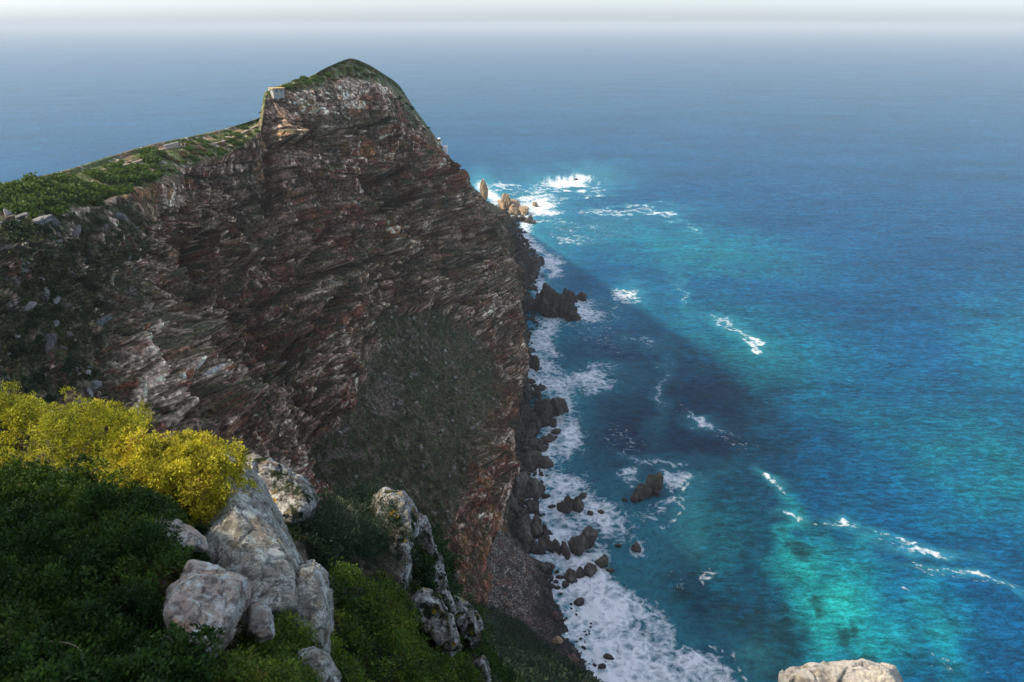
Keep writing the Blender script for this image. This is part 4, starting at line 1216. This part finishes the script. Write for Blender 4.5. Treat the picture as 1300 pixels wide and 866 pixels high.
def sample_hill(poly, count, seed, soft=5):
    """points on the hillside inside a patch of it, evenly by area seen"""
    r = np.random.default_rng(seed)
    fx, fy, fr = hxf[HQ].mean(1), hyf[HQ].mean(1), hrf[HQ].mean(1)
    wob = fbm(hv[HQ[:, 0]] / .5 + 9, 3) * soft * 2
    ok = inpoly(fx + wob, fy + wob[::-1] * 0 + fbm(hv[HQ[:, 0]] / .5 + 29, 3) * soft * 2, poly) & (fr < 6.6)
    q = HQ[ok]
    a = np.linalg.norm(np.cross(hv[q[:, 2]] - hv[q[:, 0]], hv[q[:, 3]] - hv[q[:, 1]]), axis=1)
    d = np.maximum(hv[q[:, 0]][:, 1], 1)
    wgt = a / d ** 1.0
    pick = r.choice(len(q), count, p=wgt / wgt.sum())
    u, v = r.random((count, 1)), r.random((count, 1))
    p0, p1, p2, p3 = (hv[q[pick, i]] for i in range(4))
    pt = (p0 * (1 - u) + p1 * u) * (1 - v) + (p3 * (1 - u) + p2 * u) * v
    return pt, hn[q[pick, 0]]

def bush(name, label, poly, count, leaf, size, pal, wts, seed, h=.12, up=.5, aspect=.45, spread=.02, scale=.4, soft=5, layers=3, twigs=60, var=.25, per=26, clump=.07, pts=None):
    r = np.random.default_rng(seed + 1)
    nc_ = max(count // per, 40)
    cp, cn = sample_hill(poly, nc_, seed, soft) if pts is None else pts(nc_, r)
    lift = r.random((nc_, 1)) ** .8
    lumpy = (.45 + 1.3 * np.clip(fbm(cp / .25 + seed, 3) + .35, 0, 1.2))[:, None]
    cp = cp + cn * (lift * h * lumpy) + np.array([0, 0, 1]) * lift * h * .35
    # each sprig is a small dome of leaves
    rad = clump * r.uniform(.6, 1.3, (nc_, 1))
    kk = np.repeat(np.arange(nc_), per)
    dv = r.normal(size=(len(kk), 3))
    dv /= np.linalg.norm(dv, axis=1)[:, None]
    dv = dv + cn[kk] * .55
    dv /= np.linalg.norm(dv, axis=1)[:, None]
    pt = cp[kk] + dv * rad[kk] * r.uniform(.7, 1.05, (len(kk), 1))
    nn = dv
    tn = (r.normal(size=nc_) * .22)[kk]
    V, Fc, C = leaf_cloud(pt, nn, leaf, size, spread, tint(pal, wts, var, scale, seed), seed + 2, up, aspect=aspect)
    C = np.clip(C * np.repeat(1 + tn, leaf * 4)[:, None], .003, .8)
    c = pt.mean(0)
    me = mesh_np(name, V - c, Fc, M_LEAF)
    setcol(me, C)
    o = link(name, me, label=label, cat='bush', loc=c)
    return o

def tube(a, b, r0, r1, r=None, seg=5, rings=4, bend=.12):
    a, b = np.asarray(a, float), np.asarray(b, float)
    d = b - a
    L = np.linalg.norm(d) + 1e-9
    d = d / L
    x = np.cross(d, [.3, .5, .8])
    x /= np.linalg.norm(x) + 1e-9
    y = np.cross(d, x)
    bd = (r.normal(size=3) * bend * L) if r is not None else np.zeros(3)
    V = []
    for i in range(rings):
        t = i / (rings - 1)
        c = a + d * L * t + bd * math.sin(t * math.pi)
        rad = r0 + (r1 - r0) * t
        for k in range(seg):
            an = 2 * math.pi * k / seg
            V.append(c + (x * math.cos(an) + y * math.sin(an)) * rad)
    Fc = []
    for i in range(rings - 1):
        for k in range(seg):
            Fc.append((i * seg + k, i * seg + (k + 1) % seg, (i + 1) * seg + (k + 1) % seg, (i + 1) * seg + k))
    return np.array(V), np.array(Fc, np.int32)

YEL = [(.08, .10, .012), (.17, .19, .018), (.36, .36, .025), (.52, .45, .035), (.22, .12, .03)]
DKG = [(.011, .030, .007), (.020, .055, .009), (.045, .092, .012), (.095, .135, .018), (.12, .06, .025)]
MAT_ = [(.02, .05, .010), (.06, .11, .014), (.13, .19, .02), (.21, .22, .03), (.14, .10, .035)]
def mound(px, py, Y, rx, ry, rz, tilt=0.0):
    c = pix(px, py, Y)
    def f(n, r):
        v = r.normal(size=(n, 3))
        v /= np.linalg.norm(v, axis=1)[:, None]
        v[:, 2] = np.where(v[:, 2] < -.35, -v[:, 2], v[:, 2])
        k = (1 + .75 * fbm(v * 1.5 + px, 3))[:, None]
        q = v * k * np.array([rx, ry, rz])
        ct, st = math.cos(tilt), math.sin(tilt)
        q = np.stack([q[:, 0] * ct + q[:, 2] * st, q[:, 1], -q[:, 0] * st + q[:, 2] * ct], -1)
        return c + q, v
    return f
LIT = [(-60, 505), (60, 510), (120, 525), (178, 562), (186, 600), (150, 640), (60, 628), (-60, 605)]
def lit_crest(n, r):
    a = [sample_hill(LIT, n - 2 * (n // 12), 21)]
    for px, py, Y in ((129, 556, 8.72), (4, 545, 9.55)):
        a.append(mound(px, py, Y, .42, .34, .16)(n // 12, r))
    return np.concatenate([q[0] for q in a]), np.concatenate([q[1] for q in a])
bush('fynbos_bush', 'yellow green sunlit cushion bush on the crest at the left edge', None, 52000, 3, .030, YEL, [1, 3, 4, 3, .8], 21, h=.18, spread=.012, scale=.5, pts=lit_crest)
bush('fynbos_bush', 'golden and reddish brown sunlit bush lying against the pointed boulder', None, 26000, 3, .030, [(.12, .12, .015), (.28, .26, .022), (.54, .48, .035), (.36, .20, .045), (.2, .09, .035)], [1, 2.5, 3.6, 1.4, .8], 22, h=.12, spread=.012, scale=.3, pts=mound(222, 618, 7.6, .62, .42, .27, .16))
bush('fynbos_bush', 'large dark green shaded bush filling the bottom left corner', [(-60,600),(60,622),(150,642),(200,665),(250,690),(252,712),(215,742),(190,790),(205,858),(255,885),(240,960),(-60,960)], 80000, 3, .034, DKG, [2, 3, 3, 1, .5], 23, h=.20, spread=.012, scale=.5)
bush('fynbos_bush', 'low bright green bush at the bottom edge in front of the pinkish boulder', [(255,880),(292,862),(318,822),(345,808),(380,842),(388,880),(400,960),(230,960)], 22000, 3, .028, MAT_, [1.5, 3, 2, 1, 1], 24, h=.14, spread=.012, scale=.25)
bush('heather_bush', 'dusky heather bush with pale wiry twigs behind the grey pillar', [(372,668),(400,640),(440,626),(480,636),(505,665),(498,700),(480,722),(440,730),(400,724),(376,705)], 36000, 3, .075, [(.014, .032, .018), (.025, .05, .022), (.04, .07, .03), (.17, .17, .12), (.09, .065, .045)], [2, 3, 2, 1.2, .8], 25, h=.45, up=.6, aspect=.2, spread=.03, scale=.8, twigs=40, clump=.22)
bush('fynbos_bush', 'mossy yellow green mat covering the ground right of the grey pillar', [(418,738),(450,742),(480,760),(520,785),(550,800),(590,830),(605,866),(640,960),(416,960),(420,840)], 60000, 3, .05, MAT_, [2, 3, 2.4, 1.2, 1.2], 26, h=.16, spread=.02, scale=.8, clump=.12)
bush('fynbos_bush', 'dark green tuft filling the gully between the two rock rims', [(520,676),(532,668),(548,700),(562,745),(566,778),(545,765),(522,752),(516,710)], 12000, 3, .08, [(.012, .035, .01), (.025, .06, .012), (.05, .09, .015), (.07, .10, .02)], [2, 3, 2, 1], 27, h=.28, spread=.03, scale=.8, clump=.16)
bush('fynbos_bush', 'green strip of bush on the outer rim by the bottom edge', [(578,770),(596,800),(612,836),(640,880),(640,960),(604,900),(590,842),(574,806)], 12000, 3, .075, DKG, [1, 3, 3, 1, .3], 28, h=.25, spread=.03, scale=.8, clump=.16)
# dry stalks standing out of the shaded bush
r9 = np.random.default_rng(90)
for k, (x0, y0, x1, y1, Y, lab) in enumerate([(2, 652, 20, 640, 7.0, 'pale curved dry stalk at the left edge of the shaded bush'), (34, 834, 30, 812, 4.6, 'upright pale dry stalk near the bottom left corner'),
                                             (40, 815, 110, 842, 4.6, 'long pale dry stalk lying across the shaded bush'), (150, 838, 178, 846, 4.6, 'short dry stalk in front of the shaded bush')]):
    a, b = pix(x0, y0, Y - .5), pix(x1, y1, Y - .55)
    Vt, Ft = tube(np.zeros(3), b - a, .004, .0018, r9, 6, 8, .10)
    link('dry_stalk', mesh_np('dry_stalk', Vt, Ft, M_DRY, True), label=lab, cat='twig', loc=a)

# ------------------------------------------------------------------ shrubs of the headland crest and slopes
def shrub_mesh(seed, leaves, size, pal, wts, flat=.6):
    r = np.random.default_rng(seed)
    V = r.normal(size=(leaves, 3))
    V /= np.linalg.norm(V, axis=1)[:, None]
    V[:, 2] = np.abs(V[:, 2])
    rad = r.uniform(.55, 1, (leaves, 1)) * (1 + fbm(V * 2.2 + seed, 3)[:, None] * .55)
    p = V * rad * np.array([1, 1, flat])
    Vl, Fl, C = leaf_cloud(p, V, 3, size, .05, tint(pal, wts, .3, .5, seed), seed, .4, aspect=.75)
    me = mesh_np('shrub', Vl, Fl, M_LEAF)
    setcol(me, C)
    return me
SH_G = [shrub_mesh(300 + k, 420, .22, [(.035, .07, .014), (.06, .11, .018), (.10, .16, .02), (.16, .18, .03)], [1.5, 3, 2, 1]) for k in range(3)]
SH_O = [shrub_mesh(320 + k, 420, .22, [(.06, .055, .03), (.12, .09, .04), (.18, .13, .05), (.09, .09, .03)], [1.5, 3, 2, 1]) for k in range(3)]
SH_D = [shrub_mesh(340 + k, 420, .22, [(.012, .026, .012), (.02, .042, .016), (.035, .055, .02), (.05, .055, .03)], [2, 3, 2, 1]) for k in range(3)]
r5 = np.random.default_rng(55)
def shrubs(n, pick, src, smin, smax, name, label, group, rmin, rmax):
    for k in range(n):
        x, y = pick(k)
        p, nrm, _ = headpt(x, y, rmin, rmax)
        s = r5.uniform(smin, smax)
        o = link(name, src[k % len(src)], label=label, cat='shrub', group=group, loc=p - np.array([0, 0, .15 * s]))
        o.scale = (s, s * r5.uniform(.8, 1.2), s * r5.uniform(.7, 1.15))
        o.rotation_euler = (0, 0, r5.uniform(0, 6.28))
sky_x = [0, 60, 100, 150, 200, 245, 285, 327, 336, 360, 400, 440, 462, 478]
sky_y = [243, 231, 221, 204, 189, 179, 170, 152, 119, 107, 95, 78, 84, 93]
edg_x = [20, 70, 120, 170, 215, 252, 290, 329, 338, 362, 402, 442, 466]
edg_y = [280, 272, 262, 240, 222, 207, 195, 168, 126, 120, 110, 100, 105]
def on_crest(x0, x1, a=0.0, b=1.0):
    def f(k):
        x = r5.uniform(x0, x1)
        t = r5.uniform(a, b)
        return x, np.interp(x, sky_x, sky_y) * (1 - t) + np.interp(x, edg_x, edg_y) * t
    return f
shrubs(96, on_crest(-14, 195, .0, .95), SH_G, 1.6, 4.0, 'green_shrub', 'dense bright green shrub on the broad sunlit saddle at the left of the ridge', 'green shrubs on the saddle', -.2, 1.1)
shrubs(60, on_crest(150, 330, -.02, .9), SH_G, .8, 2.1, 'green_shrub', 'low green shrub beside the footpath on the narrow ridge', 'green shrubs along the footpath', -.2, 1.1)
shrubs(50, on_crest(120, 330, -.02, 1.0), SH_O, .6, 1.6, 'brown_shrub', 'low ochre brown shrub beside the footpath on the narrow ridge', 'brown shrubs along the footpath', -.2, 1.1)
shrubs(34, on_crest(360, 480, -.05, .6), SH_G, .9, 2.3, 'green_shrub', 'green shrub on the summit above the stone hut', 'green shrubs on the summit', -.2, 1.1)
shrubs(34, on_crest(345, 478, .1, 1.0), SH_O, .7, 1.7, 'brown_shrub', 'rusty brown shrub on the summit along the cliff edge', 'brown shrubs on the summit', -.2, 1.1)
def in_left(k):
    while True:
        x, y = r5.uniform(-20, 150), r5.uniform(268, 520)
        if x < 150 - .25 * (y - 270):
            return x, y
shrubs(90, in_left, SH_D, .8, 2.4, 'dark_shrub', 'dark shrub on the shaded slope under the left end of the ridge', 'dark shrubs on the shaded left slope', 1.0, 6)
def in_flank(k):
    t = r5.random()
    return np.interp(t, [0, .3, .6, 1], [500, 550, 605, 645]) + r5.normal(0, 14), np.interp(t, [0, .3, .6, 1], [118, 185, 265, 350]) + r5.normal(0, 10)
shrubs(60, in_flank, SH_D, .9, 2.2, 'dark_shrub', 'dark shrub on the steep seaward shoulder of the headland', 'dark shrubs on the seaward shoulder', .8, 7)

# scrub that nobody could count: on the bowl under the cliff and the slope over the beach
def scrub(name, label, pts, nrm, size, pal, wts, seed, leaf=3, spread=.25):
    V, Fc, C = leaf_cloud(pts, nrm, leaf, size, spread, tint(pal, wts, .3, 4.0, seed), seed, .4, aspect=.7)
    me = mesh_np(name, V, Fc, M_LEAF)
    setcol(me, C)
    return link(name, me, label=label, kind='stuff')
r6 = np.random.default_rng(66)
cand = np.flatnonzero((np.maximum.reduce([bowl, veg * .8, lefts * .9, flank * 1.0]).ravel() * (fbm(PD.reshape(-1, 3) / 5 + 70, 3) + .45) > .35) & (RV.ravel() > 1.05) & (RV.ravel() < 8.2))
pk = r6.choice(cand, 34000)
scrub('scrub', 'low dull green scrub on the bowl and ledges of the cliff', PD.reshape(-1, 3)[pk], N2.reshape(-1, 3)[pk], .55, [(.024, .038, .013), (.045, .062, .018), (.07, .085, .028), (.09, .075, .045)], [1.5, 3, 2, 1.3], 67)
lf = L3.reshape(-1, 3)
pk = r6.choice(len(lf), 42000)
LN2 = gridnormals(L3)
LN2 = (LN2 if LN2[100, 100, 2] > 0 else -LN2).reshape(-1, 3)
scrub('undergrowth', 'dark green undergrowth on the slope above the beach', lf[pk] + LN2[pk] * r6.random((42000, 1)) * 1.3, LN2[pk], .55, [(.008, .022, .012), (.014, .035, .016), (.025, .05, .02), (.05, .05, .03)], [2, 3, 2, .5], 68, 3, .3)

# pale rocks lying on the shaded left slope
PSRC = [mesh_np('pale_rock', rock_lobe(400 + k, (1, .6, .4), 3, rough=.06)[0], ICO[3][1], M_PALEROCK) for k in range(5)]
for k in range(90):
    x, y = in_left(k) if k > 8 else [(52, 350), (14, 278), (10, 262), (30, 290), (25, 392), (62, 300), (75, 300), (90, 430), (60, 285)][k]
    p, nrm, _ = headpt(x, y, .9, 6)
    s = float(np.clip(r5.lognormal(.0, .5), .4, 3.2)) * (2.2 if k < 9 else 1.25)
    o = link('pale_rock', PSRC[k % 5], label='pale grey stone lying on the shaded left slope', cat='rock', group='pale stones on the shaded left slope', loc=p + nrm * .15 * s)
    o.scale = (s, s * r5.uniform(.7, 1.2), s * r5.uniform(.45, .9))
    o.rotation_euler = (r5.uniform(-.6, .6), r5.uniform(.1, .8), r5.uniform(0, 6.28))
# ------------------------------------------------------------------ hut, lighthouse, path, wall, people
def boxm(x0, y0, z0, x1, y1, z1):
    V = np.array([(x0, y0, z0), (x1, y0, z0), (x1, y1, z0), (x0, y1, z0), (x0, y0, z1), (x1, y0, z1), (x1, y1, z1), (x0, y1, z1)], float)
    Fc = np.array([(0, 3, 2, 1), (4, 5, 6, 7), (0, 1, 5, 4), (1, 2, 6, 5), (2, 3, 7, 6), (3, 0, 4, 7)], np.int32)
    return V, Fc
def part(name, boxes, mat, parent):
    V, Fc = join([boxm(*b) for b in boxes])
    return link(name, mesh_np(name, V, Fc, mat), parent=parent)

# stone hut on the cliff edge
hp = pix(352, 120.5, 398)
hut_s = .88
hut = empty('stone_hut', 'small pale square hut with an ochre flat roof on the cliff edge', 'hut', hp, rz=math.radians(38))
part('wall', [(-3.1, -2.6, -1.6, 3.1, 2.6, 3.3)], M_WALL, hut)
part('roof', [(-3.6, -3.1, 3.303, 3.6, 3.1, 3.75)], M_ROOF, hut)
for sx_, in ((-1.5,), (1.5,)):
    w_ = part('window', [(-3.16, sx_ - .45, 1.9, -3.06, sx_ + .45, 2.7)], M_DARK, hut)
    part('frame', [(-3.20, sx_ - .55, 1.8, -3.10, sx_ + .55, 1.897), (-3.20, sx_ - .55, 2.703, -3.10, sx_ + .55, 2.8)], M_WALL, w_)
for sx_ in (-1.2, 1.4):
    w_ = part('window', [(sx_ - .45, -2.66, 1.9, sx_ + .45, -2.56, 2.7)], M_DARK, hut)
    part('sill', [(sx_ - .55, -2.72, 1.78, sx_ + .55, -2.6, 1.897)], M_WALL, w_)

hut.scale = (hut_s, hut_s, hut_s)
# new lighthouse just showing over the seaward shoulder
lp = pix(558, 190, 742)
lh = empty('lighthouse', 'small white lighthouse peeping over the seaward shoulder of the headland', 'lighthouse', lp)
def prism(name, r0, r1, z0, z1, n, mat, parent):
    V, Fc = tube((0, 0, z0), (0, 0, z1), r0, r1, None, n, 2)
    cap0, cap1 = len(V), len(V) + 1
    V = np.concatenate([V, [(0, 0, z0), (0, 0, z1)]])
    Fc = [list(f) for f in Fc]
    quads = np.array(Fc, np.int32)
    tri = [(cap1, n + k, n + (k + 1) % n, n + (k + 1) % n) for k in range(n)]
    bm = bmesh.new()
    vs = [bm.verts.new(v) for v in V]
    for f in quads:
        bm.faces.new([vs[i] for i in f])
    for k in range(n):
        bm.faces.new([vs[cap1], vs[n + k], vs[n + (k + 1) % n]])
        bm.faces.new([vs[cap0], vs[(k + 1) % n], vs[k]])
    me = bpy.data.meshes.new(name)
    bm.to_mesh(me)
    bm.free()
    me.materials.append(mat)
    return link(name, me, parent=parent)
prism('tower', 2.4, 2.1, -4, 7.0, 16, M_WHITE, lh)
prism('gallery', 2.9, 2.9, 7.003, 7.5, 16, M_WALL, lh)
prism('lantern', 1.3, 1.3, 7.503, 9.6, 12, M_DARK, lh)
prism('dome', 1.6, .2, 9.603, 10.8, 12, M_WHITE, lh)
part('annexe', [(2.4, -2.5, -4, 7.2, 2.5, 3.2)], M_WHITE, lh)

# the footpath along the ridge and the paved lookout
line = [(150, 212), (176, 205), (190, 196), (205, 190), (232, 186), (262, 185), (290, 178), (315, 165), (331, 158)]
pts = []
for (xa, ya), (xb, yb) in zip(line[:-1], line[1:]):
    for t in np.linspace(0, 1, 12, endpoint=False):
        pts.append(headpt(xa + (xb - xa) * t, ya + (yb - ya) * t, -.2, 1.1)[0])
pts = np.array(pts)
for _ in range(6):
    pts[1:-1] = (pts[:-2] + 2 * pts[1:-1] + pts[2:]) / 4
dr = np.gradient(pts, axis=0)
sd_ = np.stack([dr[:, 1], -dr[:, 0], 0 * dr[:, 0]], -1)
sd_ /= np.linalg.norm(sd_, axis=1)[:, None] + 1e-9
prof = [(-2.4, -1.2), (-2.1, .16), (0, .22), (2.1, .16), (2.4, -1.2)]
Vp = np.stack([pts + sd_ * a * .34 + np.array([0, 0, b]) for a, b in prof], 1)
link('footpath', mesh_np('footpath', Vp.reshape(-1, 3), gridfaces(len(pts), 5), M_PATH), kind='structure', label='pinkish footpath along the ridge')
wp, _, _ = headpt(208, 188.5, -.2, 1.1)
wp2, _, _ = headpt(226, 184.5, -.2, 1.1)
wl = link('stone_wall', None, label='low pale stone wall round the lookout on the ridge', cat='wall', loc=wp)
dv = wp2 - wp
wl.rotation_euler = (0, 0, math.atan2(dv[1], dv[0]))
Lw = float(np.hypot(dv[0], dv[1]))
part('masonry', [(0, -.3, -1.5, Lw, .3, .95)], M_STONE, wl)
part('coping', [(-.1, -.38, .953, Lw + .1, .38, 1.12)], M_WALL, wl)

def skin_person(label, px, py, shirt, trousers, arm, rz):
    p, _, _ = headpt(px, py, -.2, 1.1)
    v = [(0, 0, .95), (0, 0, 1.2), (0, 0, 1.42), (0, 0, 1.53), (0, .01, 1.66), (0, .01, 1.76),
         (.19, 0, 1.41), (.25, .02, 1.14), (.24, arm, .92), (.24, arm + .06, .80), (-.19, 0, 1.41), (-.25, .02, 1.14), (-.24, .1, .90), (-.24, .14, .79),
         (.10, 0, .90), (.11, .03, .50), (.11, -.02, .08), (.11, .14, .04), (-.10, 0, .90), (-.11, .08, .50), (-.11, .06, .08), (-.11, .22, .04)]
    e = [(0, 1), (1, 2), (2, 3), (3, 4), (4, 5), (2, 6), (6, 7), (7, 8), (8, 9), (2, 10), (10, 11), (11, 12), (12, 13), (0, 14), (14, 15), (15, 16), (16, 17), (0, 18), (18, 19), (19, 20), (20, 21)]
    rad = [.15, .14, .15, .055, .10, .085, .065, .045, .035, .035, .065, .045, .035, .035, .10, .07, .05, .04, .10, .07, .05, .04]
    me = bpy.data.meshes.new('person')
    me.from_pydata(v, e, [])
    o = bpy.data.objects.new('tmp_person', me)
    COL.objects.link(o)
    m = o.modifiers.new('s', 'SKIN')
    for sv, r_ in zip(me.skin_vertices[0].data, rad):
        sv.radius = (r_, r_ * .8)
    me.skin_vertices[0].data[0].use_root = True
    o.modifiers.new('d', 'SUBSURF').levels = 2
    body = bpy.data.meshes.new_from_object(o.evaluated_get(bpy.context.evaluated_depsgraph_get()))
    bpy.data.objects.remove(o)
    body.materials.clear()
    for mm_ in (M_SKIN, shirt, trousers):
        body.materials.append(mm_)
    for f in body.polygons:
        z = f.center.z
        f.material_index = 2 if z < .93 and abs(f.center.x) < .2 else (1 if z < 1.46 and z > .86 else 0)
        f.use_smooth = True
    root = link('person', body, label=label, cat='person', loc=p + np.array([0, 0, .04]))
    root.rotation_euler = (0, 0, rz)
    Vh, Fh = ICO[2]
    keep = Vh * np.array([.108, .115, .11]) + np.array([0, -.012, 1.715])
    sel = [f for f in Fh if keep[f].mean(0)[2] > 1.70 or keep[f].mean(0)[1] < -.04]
    link('hair', mesh_np('hair', keep, np.array(sel), M_HAIR, True), parent=root)
skin_person('walker in a white top on the paved lookout', 229, 188, M_CLOTHA, M_CLOTHC, .05, 2.4)
skin_person('walker in a pale pink top standing beside the white topped walker', 234, 188, M_CLOTHB, M_CLOTHA, -.05, .6)
skin_person('walker in a white shirt alone higher up the ridge path', 283, 183, M_CLOTHA, M_CLOTHB, .1, 1.0)
# ------------------------------------------------------------------ camera, light, air
cam = bpy.data.cameras.new('camera')
cam.sensor_width = 36
cam.lens = 36 * F / 1300
cam.clip_start = .1
cam.clip_end = 200000
cam.dof.use_dof = True
cam.dof.focus_distance = 320
cam.dof.aperture_fstop = 4.0
co = bpy.data.objects.new('camera', cam)
COL.objects.link(co)
co.location = (0, 0, CAMZ)
co.rotation_euler = (math.pi / 2 - PITCH, 0, 0)
SC.camera = co

SUN_AZ, SUN_EL = math.radians(-95), math.radians(41)      # azimuth clockwise from +Y
sl = bpy.data.lights.new('sun', 'SUN')
sl.energy = 3.3
sl.angle = math.radians(2.5)
sl.color = (1, .86, .66)
so = bpy.data.objects.new('sun', sl)
COL.objects.link(so)
sd = Vector((math.sin(SUN_AZ) * math.cos(SUN_EL), math.cos(SUN_AZ) * math.cos(SUN_EL), math.sin(SUN_EL)))
so.rotation_euler = sd.to_track_quat('Z', 'Y').to_euler()

w = bpy.data.worlds.new('World')
SC.world = w
w.use_nodes = True
nt = w.node_tree
bg = nt.nodes['Background']
sky = nt.nodes.new('ShaderNodeTexSky')
sky.sky_type = 'NISHITA'
sky.sun_disc = False
sky.sun_elevation = SUN_EL
sky.sun_rotation = SUN_AZ
sky.altitude = 200
sky.air_density = 1.0
sky.dust_density = 1.5
sky.ozone_density = 1.2
hs = nt.nodes.new('ShaderNodeHueSaturation')
hs.inputs['Saturation'].default_value = .62
nt.links.new(sky.outputs[0], hs.inputs['Color'])
# a bank of sea mist dims the lowest degrees of the sky
tc = nt.nodes.new('ShaderNodeTexCoord')
sp = nt.nodes.new('ShaderNodeSeparateXYZ')
nt.links.new(tc.outputs['Generated'], sp.inputs[0])
rp = nt.nodes.new('ShaderNodeValToRGB')
rp.color_ramp.elements[0].position, rp.color_ramp.elements[0].color = 0.0, (.86, .96, 1.14, 1)
rp.color_ramp.elements[1].position, rp.color_ramp.elements[1].color = .35, (1, 1, 1, 1)
nt.links.new(sp.outputs['Z'], rp.inputs[0])
mm = nt.nodes.new('ShaderNodeMix')
mm.data_type, mm.blend_type = 'RGBA', 'MULTIPLY'
mm.inputs[0].default_value = 1
nt.links.new(hs.outputs[0], mm.inputs[6])
nt.links.new(rp.outputs[0], mm.inputs[7])
nt.links.new(mm.outputs[2], bg.inputs[0])
bg.inputs[1].default_value = .15

def haze():
    x, y0, y1, z0, z1 = 45000, -45000, 70000, -12, 290
    V = [(-x, y0, z0), (x, y0, z0), (x, y1, z0), (-x, y1, z0), (-x, y0, z1), (x, y0, z1), (x, y1, z1), (-x, y1, z1)]
    Fc = [(0, 3, 2, 1), (4, 5, 6, 7), (0, 1, 5, 4), (1, 2, 6, 5), (2, 3, 7, 6), (3, 0, 4, 7)]
    t = NT('sea haze')
    t.t.nodes.remove(t.b)
    v = t.n('ShaderNodeVolumePrincipled')
    v.inputs['Color'].default_value = (.64, .68, .695, 1)
    v.inputs['Density'].default_value = HAZE
    v.inputs['Anisotropy'].default_value = 0.0
    t.l(v.outputs[0], t.out.inputs['Volume'])
    o = link('haze', mesh_np('haze', np.array(V, float), np.array(Fc), t.m), kind='stuff', label='pale sea haze hiding the horizon')
    return o
HAZE = 0.68e-4
haze()

cy = SC.cycles
cy.max_bounces = 6
cy.diffuse_bounces = 3
cy.glossy_bounces = 2
cy.transmission_bounces = 2
cy.transparent_max_bounces = 6
cy.volume_bounces = 1
cy.caustics_reflective = False
cy.caustics_refractive = False
cy.sample_clamp_indirect = 4
cy.use_denoising = True
SC.view_settings.view_transform = 'Standard'
SC.view_settings.look = 'None'
SC.view_settings.exposure = 0.85
SC.view_settings.gamma = 1.0
